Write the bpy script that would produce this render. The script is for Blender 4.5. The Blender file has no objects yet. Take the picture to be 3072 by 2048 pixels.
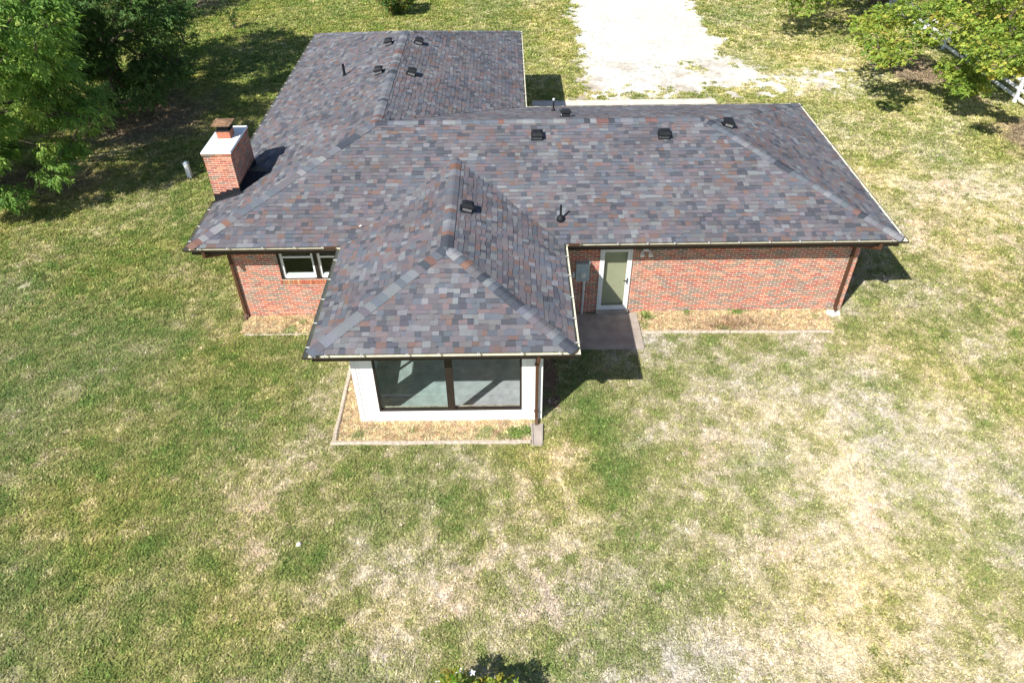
import bpy, math, random
import numpy as np
from mathutils import Matrix, Vector

random.seed(7)
rng = np.random.default_rng(11)
sc = bpy.context.scene
COL = sc.collection
D2R = math.radians

# ------------------------------------------------------------------ camera
CX, CY, CZ = 0.0611, -15.3756, 13.4703
PITCH, YAW, ROLL, FN = D2R(39.8209), D2R(0.1553), D2R(-0.6345), 0.7201
FWD = np.array([math.sin(YAW) * math.cos(PITCH), math.cos(YAW) * math.cos(PITCH), -math.sin(PITCH)])
_r = np.array([math.cos(YAW), -math.sin(YAW), 0.0])
_u = np.cross(_r, FWD)
RGT = _r * math.cos(ROLL) + _u * math.sin(ROLL)
UPV = -_r * math.sin(ROLL) + _u * math.cos(ROLL)
cam = bpy.data.cameras.new('camera')
cam.sensor_fit = 'HORIZONTAL'
cam.sensor_width = 36.0
cam.lens = 36.0 * FN
cam.clip_start = 0.1
cam.clip_end = 2000
camo = bpy.data.objects.new('camera', cam)
COL.objects.link(camo)
camo.matrix_world = Matrix(((RGT[0], UPV[0], -FWD[0], CX), (RGT[1], UPV[1], -FWD[1], CY),
                            (RGT[2], UPV[2], -FWD[2], CZ), (0, 0, 0, 1)))
sc.camera = camo

# ------------------------------------------------------------------ light
SX, SY = 0.7038, 0.7973            # shadow offset on the ground per metre of height
elev = math.atan2(1.0, math.hypot(SX, SY))
world = bpy.data.worlds.new('World')
sc.world = world
world.use_nodes = True
wn = world.node_tree.nodes
wl_ = world.node_tree.links
sky = wn.new('ShaderNodeTexSky')
sky.sky_type = 'NISHITA'
sky.sun_disc = False
sky.sun_elevation = elev
sky.sun_rotation = math.atan2(-SX, -SY)
sky.altitude = 300
sky.dust_density = 0.6
sky.ozone_density = 1.2
wl_.new(sky.outputs[0], wn['Background'].inputs[0])
wn['Background'].inputs[1].default_value = 0.085
sun = bpy.data.lights.new('sun', 'SUN')
sun.energy = 4.8
sun.angle = D2R(0.53)
sun.color = (1.0, 0.955, 0.88)
suno = bpy.data.objects.new('sun', sun)
COL.objects.link(suno)
suno.rotation_mode = 'QUATERNION'
suno.rotation_quaternion = Vector((SX, SY, -1.0)).to_track_quat('-Z', 'Y')
suno.location = (-20, -22, 30)
sc.view_settings.view_transform = 'Standard'
sc.view_settings.look = 'None'
sc.view_settings.gamma = 1.0
sc.view_settings.use_curve_mapping = False
sc.view_settings.exposure = 0.70
sc.render.engine = 'CYCLES'

# ------------------------------------------------------------------ helpers
def project(P):
    d = np.asarray(P, float) - np.array([CX, CY, CZ])
    z = d @ FWD
    return np.stack([512 + FN * 1024 * (d @ RGT) / z, 341 - FN * 1024 * (d @ UPV) / z], -1)

def quad_area(Q):
    q = project(Q)
    a = 0.0
    for i in range(len(q)):
        x0, y0_ = q[i]; x1, y1_ = q[(i + 1) % len(q)]
        a += x0 * y1_ - x1 * y0_
    c = q.mean(0)
    if c[0] < -5 or c[0] > 1029 or c[1] < -5 or c[1] > 687:
        return 0.0
    return abs(a) / 2

class MB:
    """collects faces for one mesh object"""
    def __init__(s):
        s.v = []; s.f = []; s.c = []; s.m = []
    def face(s, pts, col=None, mi=0):
        n = len(s.v)
        s.v.extend([tuple(map(float, p)) for p in pts])
        s.f.append(tuple(range(n, n + len(pts))))
        s.c.append(col if col is not None else (1, 1, 1)); s.m.append(mi)
    def hexa(s, P, col=None, mi=0, skip=()):
        # P: 8 points, bottom 0-3 ccw seen from above, top 4-7
        F = [(3, 2, 1, 0), (4, 5, 6, 7), (0, 1, 5, 4), (1, 2, 6, 5), (2, 3, 7, 6), (3, 0, 4, 7)]
        n = len(s.v)
        s.v.extend([tuple(map(float, p)) for p in P])
        for i, f in enumerate(F):
            if i in skip: continue
            s.f.append(tuple(n + k for k in f)); s.c.append(col if col is not None else (1, 1, 1)); s.m.append(mi)
    def box(s, x0, x1, y0, y1, z0, z1, col=None, mi=0):
        s.hexa([(x0, y0, z0), (x1, y0, z0), (x1, y1, z0), (x0, y1, z0),
                (x0, y0, z1), (x1, y0, z1), (x1, y1, z1), (x0, y1, z1)], col, mi)
    def obox(s, o, a, b, c, col=None, mi=0):
        """box from corner o with edge vectors a, b, c (right handed)"""
        o, a, b, c = map(np.asarray, (o, a, b, c))
        s.hexa([o, o + a, o + a + b, o + b, o + c, o + a + c, o + a + b + c, o + b + c], col, mi)
    def bar(s, p, q, w, h, up=(0, 0, 1), col=None, mi=0):
        p = np.asarray(p, float); q = np.asarray(q, float)
        d = q - p; d = d / np.linalg.norm(d)
        up = np.asarray(up, float)
        sd = np.cross(d, up)
        if np.linalg.norm(sd) < 1e-6: sd = np.array([1.0, 0, 0])
        sd /= np.linalg.norm(sd); u2 = np.cross(sd, d)
        o = p - sd * w / 2 - u2 * h / 2
        s.hexa([o, o + sd * w, o + sd * w + (q - p), o + (q - p), o + u2 * h, o + u2 * h + sd * w,
                o + u2 * h + sd * w + (q - p), o + u2 * h + (q - p)], col, mi)
    def tube(s, pts, rads, n=8, col=None, mi=0, cap=True):
        rings = []
        pts = [np.asarray(p, float) for p in pts]
        prev = None
        for i, p in enumerate(pts):
            d = pts[min(i + 1, len(pts) - 1)] - pts[max(i - 1, 0)]
            d = d / (np.linalg.norm(d) + 1e-9)
            if prev is None:
                a = np.cross(d, [0, 0, 1.0]) if abs(d[2]) < .9 else np.cross(d, [1.0, 0, 0])
            else:
                a = prev - d * (prev @ d)
            a = a / (np.linalg.norm(a) + 1e-9); prev = a
            b = np.cross(d, a)
            rings.append([p + rads[i] * (math.cos(t) * a + math.sin(t) * b) for t in np.linspace(0, 2 * math.pi, n, endpoint=False)])
        base = len(s.v)
        for r in rings: s.v.extend([tuple(x) for x in r])
        cc = col if col is not None else (1, 1, 1)
        for i in range(len(rings) - 1):
            for k in range(n):
                a0 = base + i * n + k; a1 = base + i * n + (k + 1) % n
                s.f.append((a0, a1, a1 + n, a0 + n)); s.c.append(cc); s.m.append(mi)
        if cap:
            s.f.append(tuple(base + k for k in reversed(range(n)))); s.c.append(cc); s.m.append(mi)
            l = base + (len(rings) - 1) * n
            s.f.append(tuple(l + k for k in range(n))); s.c.append(cc); s.m.append(mi)
    def build(s, name, mats, parent=None, smooth=False, colattr=False):
        me = bpy.data.meshes.new(name)
        me.from_pydata(s.v, [], s.f)
        if not isinstance(mats, (list, tuple)): mats = [mats]
        for m in mats: me.materials.append(m)
        if len(mats) > 1: me.polygons.foreach_set('material_index', s.m)
        if smooth: me.polygons.foreach_set('use_smooth', [True] * len(s.f))
        if colattr:
            at = me.attributes.new('col', 'FLOAT_COLOR', 'FACE')
            arr = np.ones((len(s.f), 4), np.float32); arr[:, :3] = np.array(s.c, np.float32)
            at.data.foreach_set('color', arr.ravel())
        me.update()
        return link(name, me, parent)

def link(name, data, parent=None):
    o = bpy.data.objects.new(name, data)
    COL.objects.link(o)
    if parent is not None:
        o.parent = parent
        lp = parent.location.copy()      # every part keeps world coordinates
        if lp.length > 0: o.matrix_parent_inverse = Matrix.Translation(-lp)
    return o

def tag(o, label=None, cat=None, group=None, kind=None):
    if label: o['label'] = label
    if cat: o['category'] = cat
    if group: o['group'] = group
    if kind: o['kind'] = kind
    return o

def thing(name, label, cat, loc=(0, 0, 0), group=None):
    o = bpy.data.objects.new(name, None)
    o.empty_display_size = 0.2
    o.location = loc
    COL.objects.link(o)
    return tag(o, label, cat, group)

# ------------------------------------------------------------------ materials
def nmat(name):
    m = bpy.data.materials.new(name)
    m.use_nodes = True
    nt = m.node_tree
    return m, nt, nt.nodes['Principled BSDF']

def mat(name, col, rough=0.6, spec=0.4, metal=0.0, var=0.12, scale=8.0, bump=0.0, bscale=60.0, attr=None, detail=4.0):
    """principled with noise driven colour variation and fine relief"""
    m, nt, b = nmat(name)
    N, L = nt.nodes, nt.links
    b.inputs['Roughness'].default_value = rough
    b.inputs['Metallic'].default_value = metal
    b.inputs['Specular IOR Level'].default_value = spec
    tc = N.new('ShaderNodeTexCoord')
    nz = N.new('ShaderNodeTexNoise'); nz.inputs['Scale'].default_value = scale; nz.inputs['Detail'].default_value = detail
    L.new(tc.outputs['Object'], nz.inputs['Vector'])
    mr = N.new('ShaderNodeMapRange')
    mr.inputs['From Min'].default_value = .25; mr.inputs['From Max'].default_value = .75
    mr.inputs['To Min'].default_value = 1 - var; mr.inputs['To Max'].default_value = 1 + var
    L.new(nz.outputs['Fac'], mr.inputs['Value'])
    mx = N.new('ShaderNodeVectorMath'); mx.operation = 'SCALE'
    L.new(mr.outputs[0], mx.inputs['Scale'])
    if attr:
        at = N.new('ShaderNodeAttribute'); at.attribute_name = attr
        L.new(at.outputs['Color'], mx.inputs[0])
    else:
        mx.inputs[0].default_value = col
    L.new(mx.outputs[0], b.inputs['Base Color'])
    if bump > 0:
        nb = N.new('ShaderNodeTexNoise'); nb.inputs['Scale'].default_value = bscale; nb.inputs['Detail'].default_value = 3
        L.new(tc.outputs['Object'], nb.inputs['Vector'])
        bp = N.new('ShaderNodeBump'); bp.inputs['Strength'].default_value = bump; bp.inputs['Distance'].default_value = .01
        L.new(nb.outputs['Fac'], bp.inputs['Height']); L.new(bp.outputs[0], b.inputs['Normal'])
    return m

M = {}
M['shingle'] = mat('shingle', None, .92, .12, var=.3, scale=90, bump=.5, bscale=250, attr='col', detail=3)
M['felt'] = mat('roof_felt', (.03, .03, .033), .9)
M['brick'] = mat('brick', None, .85, .2, var=.2, scale=22, bump=.5, bscale=90, attr='col')
M['mortar'] = mat('mortar', (.73, .645, .555), .95, .1, var=.15, scale=14, bump=.4, bscale=120)
M['white'] = mat('white_paint', (.8, .8, .8), .45, .4, var=.04, scale=5)
M['vinyl'] = mat('white_vinyl', (.74, .75, .75), .35, .5, var=.04, scale=6)
M['brown'] = mat('brown_metal', (.085, .04, .022), .45, .4, var=.2, scale=12)
M['darkbrown'] = mat('dark_brown_metal', (.035, .026, .02), .45, .4, var=.2, scale=12)
M['cream'] = mat('gutter_cream', (.62, .60, .47), .5, .4, var=.18, scale=7)
M['black'] = mat('black_metal', (.012, .013, .016), .6, .25, var=.3, scale=14)
M['flash'] = mat('black_flashing', (.014, .015, .019), .7, .25, var=.3, scale=10)
M['grille'] = mat('pale_grille', (.42, .42, .42), .5, var=.1)
M['crown'] = mat('chimney_crown', (.76, .77, .78), .55, .3, var=.08, scale=6, bump=.2, bscale=30)
M['clay'] = mat('clay_flue', (.42, .16, .10), .8, .2, var=.15, scale=14, bump=.2)
M['rust'] = mat('rusty_cap', (.22, .13, .075), .75, .3, var=.6, scale=9, bump=.3, bscale=40)
M['concrete'] = mat('concrete', (.36, .31, .27), .9, .15, var=.22, scale=3.5, bump=.4, bscale=140, detail=8)
M['palecon'] = mat('pale_concrete', (.62, .56, .49), .9, .15, var=.15, scale=3, bump=.3, bscale=120, detail=8)
M['gravel'] = mat('white_gravel', None, .95, .1, var=.25, scale=4.0, bump=.7, bscale=45, attr='col', detail=9)
M['timber'] = mat('grey_timber', (.46, .39, .31), .9, .15, var=.35, scale=11, bump=.6, bscale=60)
M['meter'] = mat('grey_paint', (.38, .45, .49), .4, .5, var=.1, scale=10)
M['conduit'] = mat('grey_pipe', (.58, .60, .61), .45, .4, var=.08)
M['carpet'] = mat('grey_carpet', (.45, .47, .475), .95, .1, var=.22, scale=5, bump=.3, bscale=200, detail=8)
M['inwall'] = mat('inner_wall', (.55, .52, .45), .8, .2, var=.06)
M['darkwood'] = mat('dark_wood', (.024, .018, .014), .5, .4, var=.4, scale=16)
M['doorbeige'] = mat('beige_door', (.52, .50, .42), .5, .4, var=.05)
M['stone'] = mat('white_stone', (.62, .60, .56), .85, .2, var=.15, scale=9, bump=.4, bscale=30)
M['bark'] = mat('bark', (.11, .088, .068), .95, .1, var=.45, scale=9, bump=.9, bscale=26)
M['twig'] = mat('dead_twig', (.07, .045, .03), .9, .1, var=.3, scale=20)
M['fence'] = mat('fence_white', (.72, .74, .78), .5, .4, var=.1, scale=5)
M['straw'] = mat('straw_bed', (.48, .37, .23), .98, .05, var=.35, scale=12, bump=.8, bscale=60)
M['hanger'] = mat('hanger_metal', (.52, .52, .48), .5, .4)
M['soil'] = mat('soil', (.16, .11, .08), .98, .05, var=.35, scale=6, bump=.7, bscale=50)
M['petal'] = mat('petal', (.80, .78, .84), .6, .3, var=.05)
M['dial'] = mat('meter_dial', (.62, .62, .60), .3, .5, var=.1, scale=40)

def glass_mat(name, tint, refl=.06):
    m, nt, b = nmat(name)
    N, L = nt.nodes, nt.links
    N.remove(b)
    out = N['Material Output']
    tr = N.new('ShaderNodeBsdfTransparent'); tr.inputs[0].default_value = (*tint, 1)
    gl = N.new('ShaderNodeBsdfGlossy'); gl.inputs['Roughness'].default_value = .02; gl.inputs[0].default_value = (.9, .95, 1, 1)
    lw = N.new('ShaderNodeLayerWeight'); lw.inputs['Blend'].default_value = .5
    pw = N.new('ShaderNodeMath'); pw.operation = 'POWER'; pw.inputs[1].default_value = 4.0
    L.new(lw.outputs['Facing'], pw.inputs[0])
    ad = N.new('ShaderNodeMath'); ad.operation = 'MULTIPLY_ADD'; ad.inputs[1].default_value = .8; ad.inputs[2].default_value = refl * .6
    ad.use_clamp = True
    L.new(pw.outputs[0], ad.inputs[0])
    mx = N.new('ShaderNodeMixShader')
    L.new(ad.outputs[0], mx.inputs[0]); L.new(tr.outputs[0], mx.inputs[1]); L.new(gl.outputs[0], mx.inputs[2])
    L.new(mx.outputs[0], out.inputs['Surface'])
    return m
M['glass'] = glass_mat('window_glass', (.86, .90, .88))
M['glassgreen'] = glass_mat('green_glass', (.87, .925, .915))
M['glassgrey'] = glass_mat('grey_glass', (.91, .92, .93))
M['doorglass'] = glass_mat('door_glass', (.88, .90, .85), .03)

def leaf_mat(name, attr_type, attr, transl=.35, rough=.55, spec=.25, bv=False):
    m, nt, b = nmat(name)
    N, L = nt.nodes, nt.links
    out = N['Material Output']
    at = N.new('ShaderNodeAttribute'); at.attribute_type = attr_type; at.attribute_name = attr
    src = at.outputs['Color']
    if bv:
        a2 = N.new('ShaderNodeAttribute'); a2.attribute_name = 'bv'
        mx0 = N.new('ShaderNodeVectorMath'); mx0.operation = 'SCALE'
        L.new(src, mx0.inputs[0]); L.new(a2.outputs['Fac'], mx0.inputs['Scale'])
        src = mx0.outputs[0]
    L.new(src, b.inputs['Base Color'])
    b.inputs['Roughness'].default_value = rough
    b.inputs['Specular IOR Level'].default_value = spec
    tr = N.new('ShaderNodeBsdfTranslucent')
    g = N.new('ShaderNodeVectorMath'); g.operation = 'MULTIPLY'; g.inputs[1].default_value = (1.25, 1.2, .7)
    L.new(src, g.inputs[0]); L.new(g.outputs[0], tr.inputs[0])
    mx = N.new('ShaderNodeMixShader'); mx.inputs[0].default_value = transl
    L.new(b.outputs[0], mx.inputs[1]); L.new(tr.outputs[0], mx.inputs[2]); L.new(mx.outputs[0], out.inputs['Surface'])
    return m
M['leaf'] = leaf_mat('leaf', 'GEOMETRY', 'col', .32)
M['grass'] = leaf_mat('grass_blade', 'INSTANCER', 'col', .25, .6, .2, bv=True)

# ------------------------------------------------------------------ noise fields
def vnoise(x, y, scale, seed):
    r = np.random.default_rng(seed)
    T = r.random((256, 256))
    X = np.asarray(x) / scale + 1000.0; Y = np.asarray(y) / scale + 1000.0
    xi = np.floor(X).astype(int); yi = np.floor(Y).astype(int)
    fx = X - xi; fy = Y - yi
    fx = fx * fx * (3 - 2 * fx); fy = fy * fy * (3 - 2 * fy)
    g = lambda i, j: T[i % 256, j % 256]
    return ((g(xi, yi) * (1 - fx) + g(xi + 1, yi) * fx) * (1 - fy) +
            (g(xi, yi + 1) * (1 - fx) + g(xi + 1, yi + 1) * fx) * fy)
def fbm(x, y, scale, seed, octv=4):
    # rotated octaves hide the lattice
    s = 0; a = 1; t = 0
    for k in range(octv):
        c, n = math.cos(.6 + k * 1.1), math.sin(.6 + k * 1.1)
        s = s + a * vnoise(x * c - y * n, x * n + y * c, scale / 2 ** k, seed + k); t += a; a *= .55
    return s / t

BLOBS = [  # x, y, rx, ry, dryness change
    (-.1, -3.6, .65, .55, -.50), (.1, -4.6, .5, .5, -.30), (2.0, -1.9, .9, .9, -.30), (2.35, -3.2, .45, 1.2, -.42), (2.5, -4.9, .55, 1.1, -.36),
    (3.2, -6.2, 1.2, .8, -.18), (1.0, -3.7, .9, .8, .25), (1.1, -5.2, .9, .5, .22), (.8, -2.6, .5, .5, .22),
    (-5.3, -5.4, 1.3, .7, .20), (-3.6, -6.7, 1.3, .7, .22), (-2.2, -7.4, .8, .5, .28), (-5.2, -7.6, 1.1, .6, .15), (-.6, -7.0, 1.6, .9, .12),
    (3.9, -8.7, 1.3, .75, .48), (6.0, -8.6, 1.8, .9, .34), (6.6, -6.6, 1.8, 1.1, .30), (8.3, -7.9, 1.3, .8, .10),
    (8.2, -4.5, 2.2, 1.4, .20), (6.5, -2.0, 2.6, 1.4, .18), (10.5, -2.5, 2.5, 1.6, .10), (5.2, -4.4, 1.2, .9, .05),
    (4.0, -7.2, 1.4, .5, -.22), (8.9, -6.2, .8, .5, -.25), (9.5, -7.4, .9, .5, -.18), (7.2, -5.2, .5, .3, -.3),
    (4.9, .2, 1.4, .5, .05), (12.6, 4.2, 1.8, 1.2, -.12), (11.4, 1.4, 1.3, .9, -.18), (10.2, .1, 1.0, .6, .05),
    (15.5, 8.5, 3.0, 2.2, .22), (19, 9, 2.2, 2.2, .25), (14.5, 12, 2.5, 2.0, -.05), (17, 24, 4, 2.5, .15), (14.6, 20.4, 3.6, 1.6, .45),
    (-13, 5.5, 3.5, 2.2, -.12), (-11.0, 1.0, 2.0, 2.0, -.10), (-9, -3, 3.0, 3.0, -.06), (-6.0, -2.2, 2.2, 1.6, -.02), (-9.8, -1.8, .8, .35, .2), (-11.0, -3.2, .5, .25, .25),
    (-16.0, 17.5, 2.6, 2.6, .60), (-17.5, 10.5, 3.0, 2.2, .50), (-17.5, 14, 2.5, 2.5, .40), (-20.5, 34.5, 2.6, 1.2, .30), (-18.5, 27, 2.4, 1.6, -.25), (-13.5, 22, 3.5, 4.0, -.20),
    (-3, 25, 5.0, 3.5, .03), (2.2, 22.5, 1.1, 3.0, .12), (-7.0, 30.8, 1.2, .5, .30), (-4.75, 0.2, .35, 1.6, .25), (-4.6, -3.0, .6, .5, .25), (-2.0, -3.5, 2.5, .35, .12),
]
def dryness(x, y):
    b = .465 + .155 * np.clip(x / 7.0, -1.05, 1) + .02 * np.clip((y - 4) / 20, 0, 1) + .05 * np.clip((-y - 3) / 2, 0, 1)
    n1 = fbm(x, y, 2.4, 31) - .5
    n2 = fbm(x, y, .75, 57) - .5
    n3 = fbm(x, y, .26, 83, 2) - .5
    n5 = vnoise(x * .8 + y * .6, y * .8 - x * .6, .42, 97)
    tr_ = fbm((x * .94 + y * .34) / 7, y * .94 - x * .34, .8, 131, 3) - .5
    d = b + .36 * n1 + .80 * n2 + .75 * n3 - .30 * np.clip(n5 * 6 - 4.7, 0, 1) + .35 * tr_ * np.clip((x - 6) / 6, 0, 1) * np.clip((y + 3) / 6, 0, 1)
    bare = np.clip((fbm(x, y, .85, 151, 3) - .55) * 7, 0, 1) * np.clip((-y - 2.6) / 1.2, 0, 1) * np.clip((4.5 - np.abs(x + 2.2)) / 1.5, 0, 1)
    d = d + .34 * bare
    for (cx, cy, rx, ry, w) in BLOBS:
        wob = 1 + .9 * n2 + .5 * n1
        d = d + .8 * w * np.exp(-(((x - cx) / rx) ** 2 + ((y - cy) / ry) ** 2) * wob * 1.1)
    return d
STOPS = np.array([-.2, .2, .45, .66, .85, 1.1])
GCOL = np.array([[.145, .232, .056], [.250, .292, .090], [.355, .350, .140], [.46, .43, .225], [.59, .52, .36], [.70, .62, .49]])
LITTER = [(-16.3, 16.8, 3.2, 3.2), (-18.5, 10.6, 2.6, 1.6), (-20.5, 34.8, 3.0, 1.6), (20.8, 21.5, 2.4, 2.4), (23, 13, 2.5, 3)]
def grass_col(x, y, d):
    d = np.clip(d, -.2, 1.1)
    c = np.stack([np.interp(d, STOPS, GCOL[:, k]) for k in range(3)], -1)
    t = fbm(x, y, 3.2, 101, 3)[..., None] - .5           # hue drift yellow <-> grey green
    far = np.clip((y - 3) / 16, 0, 1)[..., None]
    c = c * (1 + t * np.array([.24, .10, -.4])) * (1 + far * np.array([.06, .10, -.12]))
    pk = np.clip(fbm(x, y, 1.6, 141, 2)[..., None] * 2.2 - 1.1, 0, 1) * np.clip((d[..., None] - .6) * 2, 0, 1)
    lit = np.zeros_like(x, dtype=float)
    for (cx, cy, rx, ry) in LITTER: lit = np.maximum(lit, np.exp(-(((x - cx) / rx) ** 2 + ((y - cy) / ry) ** 2)))
    lit = np.clip((lit - .25) * 1.8 + (fbm(x, y, .9, 171, 3) - .5) * 1.4, 0, .9)[..., None] * np.clip(lit * 8, 0, 1)[..., None]
    c = c * (1 - lit) + lit * np.array([.36, .275, .195])
    return np.clip(c * (1 + pk * np.array([.10, -.03, .06])), .01, .9)

# ------------------------------------------------------------------ house dimensions
XL, XR, Y0, DD, YG = -8.6308, 10.72, 1.2969, 9.4098, 19.3593
WL, WR, YW = -4.5277, 1.6196, -3.1245
HE, OH = 2.851, .7848
YB = Y0 + DD; XLR = XL + DD
wallF, wallB, wallL, wallR = Y0 + OH, YB - OH, XL + OH, XR - OH
wallLR, wallG = XLR - OH, YG - OH
sunL, sunR, sunF = WL + .8044, WR - .8044, YW + .8044
CHX0, CHX1, CHY0, CHY1, CHZ = -8.53, -7.74, 3.97, 5.72, 4.33

def drive_mask(x, y):
    """>0 where the white gravel lies"""
    lx = 3.62 + .30 * (fbm(x, y, 1.2, 201) - .5) * 2 + .03 * (y - 20)
    rx = 11.9 + 1.8 * np.clip((24 - y) / 5, 0, 1) - .02 * (y - 24) + 1.3 * (fbm(x, y, 1.6, 207) - .5) * 2
    m = np.minimum(x - lx, rx - x) / .8
    front = np.clip((y - 18.3) / 2.8, 0, 1)
    m = np.minimum(m, .15 + 1.3 * front - .25 * np.clip((x - 9) / 3, 0, 1))
    sp = fbm(x, y, .55, 223, 3)
    fine = fbm(x, y, .38, 241, 2)
    m = m + (sp - .56) * (3.0 - 1.9 * np.clip(front * 1.0 + .1, 0, 1)) + (fine - .52) * (3.2 - 2.6 * front)
    m = m + (vnoise(x, y, .22, 251) - .5) * .9 + (fbm(x, y, .7, 263, 3) - .5) * .8
    hole = np.exp(-(((x - 9.4) / 1.6) ** 2 + ((y - 22.6) / 1.3) ** 2))
    m = m - hole * 1.2
    # thin scatter of stones towards the right
    sc_ = np.exp(-(((x - 15) / 4.2) ** 2 + ((y - 20.8) / 1.9) ** 2))
    m = np.maximum(m, sc_ * 1.2 - 1.0 + (sp - .5) * 2.2 + (vnoise(x, y, .2, 257) - .5) * 1.3)
    return np.where(y < 18.35, -1, m)

# ------------------------------------------------------------------ ground sheet
xs = np.concatenate([np.linspace(-300, -40, 14), np.arange(-36, 36.01, .22), np.linspace(40, 300, 14)])
ys = np.concatenate([np.linspace(-200, -16, 10), np.arange(-12, 40.01, .22), np.linspace(44, 320, 14)])
GX, GY = np.meshgrid(xs, ys, indexing='ij')
gz = (fbm(GX, GY, 3.0, 5) - .5) * .05
near_house = np.clip(np.maximum(np.maximum(-9 - GX, GX - 11), np.maximum(-4 - GY, GY - 20)) / 2, 0, 1)
gz = gz * (.25 + .75 * near_house)
def ground_z(x, y):
    nh = np.clip(np.maximum(np.maximum(-9 - x, x - 11), np.maximum(-4 - y, y - 20)) / 2, 0, 1)
    return (fbm(x, y, 3.0, 5) - .5) * .05 * (.25 + .75 * nh)
nx, ny = len(xs), len(ys)
gv = np.stack([GX, GY, gz], -1).reshape(-1, 3)
ii, jj = np.meshgrid(np.arange(nx - 1), np.arange(ny - 1), indexing='ij')
a_ = (ii * ny + jj).ravel()
gf = np.stack([a_, a_ + ny, a_ + ny + 1, a_ + 1], -1)
me = bpy.data.meshes.new('ground')
me.from_pydata(gv.tolist(), [], gf.tolist())
gd = dryness(GX, GY)
gc = grass_col(GX, GY, gd + .12).reshape(-1, 3) * .8
at = me.attributes.new('col', 'FLOAT_COLOR', 'POINT')
arr = np.ones((len(gv), 4), np.float32); arr[:, :3] = gc
at.data.foreach_set('color', arr.ravel())
me.polygons.foreach_set('use_smooth', [True] * len(gf))
M['ground'] = mat('lawn_ground', None, .97, .05, var=.45, scale=14, bump=1.0, bscale=55, attr='col', detail=8)
me.materials.append(M['ground'])
tag(link('ground', me), kind='structure')

# driveway: ragged gravel sheet, concrete apron
cs = .07
dxs = np.arange(2.6, 20.0, cs); dys = np.arange(18.3, 46, cs * 1.3)
DX, DY = np.meshgrid(dxs, dys, indexing='ij')
ok = drive_mask(DX + cs / 2, DY + cs * .65) > 0
jit = rng.uniform(-.03, .03, (len(dxs) + 1, len(dys) + 1, 2))
idx = -np.ones((len(dxs) + 1, len(dys) + 1), int); dv = []; df = []
def gvid(i, j):
    if idx[i, j] < 0:
        x = dxs[0] + i * cs + jit[i, j, 0]; y = dys[0] + j * cs * 1.3 + jit[i, j, 1]
        idx[i, j] = len(dv); dv.append((x, y, 0))
    return idx[i, j]
for i, j in zip(*np.nonzero(ok)):
    df.append((gvid(i, j), gvid(i + 1, j), gvid(i + 1, j + 1), gvid(i, j + 1)))
dv = np.array(dv)
dv[:, 2] = ground_z(dv[:, 0], dv[:, 1]) + .012 + rng.uniform(-.006, .006, len(dv))
me = bpy.data.meshes.new('driveway'); me.from_pydata(dv.tolist(), [], df); me.materials.append(M['gravel'])
gn = np.clip((fbm(dv[:, 0], dv[:, 1], 1.3, 281, 4) - .47) * 4, 0, 1)[:, None] * np.clip((28 - dv[:, 1]) / 8, .25, 1)[:, None]
gcol = np.array([.64, .615, .56]) * (1 - gn) + np.array([.43, .375, .30]) * gn
arr = np.ones((len(dv), 4), np.float32); arr[:, :3] = gcol * rng.uniform(.82, 1.12, (len(dv), 1))
at = me.attributes.new('col', 'FLOAT_COLOR', 'POINT'); at.data.foreach_set('color', arr.ravel())
tag(link('driveway', me), kind='structure')
b = MB(); b.box(1.2, 9.75, wallB + .3, 18.28, -.1, .03); b.build('parking_apron', M['palecon'])
tag(bpy.data.objects['parking_apron'], kind='structure')

# ------------------------------------------------------------------ house
house = thing('house', 'single storey red brick house with grey shingled hip roof and white sunroom', 'house', (0, 0, 0))

def col_jit(c, j=.08):
    k = 1 + random.uniform(-j, j)
    return tuple(min(.95, max(.004, ch * k * (1 + random.uniform(-j * .3, j * .3)))) for ch in c)

BRICKS = [(.43, .130, .080), (.47, .165, .092), (.36, .100, .068), (.50, .235, .140), (.29, .160, .108), (.255, .175, .128), (.19, .157, .132), (.42, .205, .148)]
BW = [5, 3.2, 3.4, 1.5, 4.2, 4.0, 1.8, 2.2]
pieces_brick = []      # (area, parent key, verts(8), colour)
def brick_wall(key, A, ux, n, length, z0, z1, holes=(), seen=True, boff=0.0, pal=BW):
    """A: corner on the outer face, ux: unit along, n: outward"""
    A = np.asarray(A, float); ux = np.asarray(ux, float); n = np.asarray(n, float)
    ch, bl, mo = .0677, .1985, .015
    rows = int(round((z1 - z0) / ch))
    for j in range(rows):
        zb = z0 + j * ch + mo / 2; zt = zb + ch - mo
        u = -(.1065 if (j % 2) else 0.0) + boff
        while u < length:
            segs = [(max(u + mo / 2, 0), min(u + bl + mo - mo / 2, length))]
            for (h0, h1, hz0, hz1) in holes:
                if zt > hz0 + .004 and zb < hz1 - .004:
                    ns = []
                    for (s0, s1) in segs:
                        if s1 <= h0 or s0 >= h1: ns.append((s0, s1)); continue
                        if s0 < h0: ns.append((s0, h0))
                        if s1 > h1: ns.append((h1, s1))
                    segs = ns
            for (s0, s1) in segs:
                if s1 - s0 < .025: continue
                pr = random.uniform(-.0015, .0025)
                c = col_jit(random.choices(BRICKS, pal)[0], .14)
                o0 = A + ux * s0 + n * pr; o1 = A + ux * s1 + n * pr
                ins = -n * (.022 + pr)
                f = [np.array([*o0[:2], zb]), np.array([*o1[:2], zb]), np.array([*o1[:2], zt]), np.array([*o0[:2], zt])]
                V = [f[0], f[1], f[1] + ins, f[0] + ins, f[3], f[2], f[2] + ins, f[3] + ins]
                ar = quad_area(f) if seen else 0
                pieces_brick.append((ar, key, V, c))
            u += bl + mo

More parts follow.
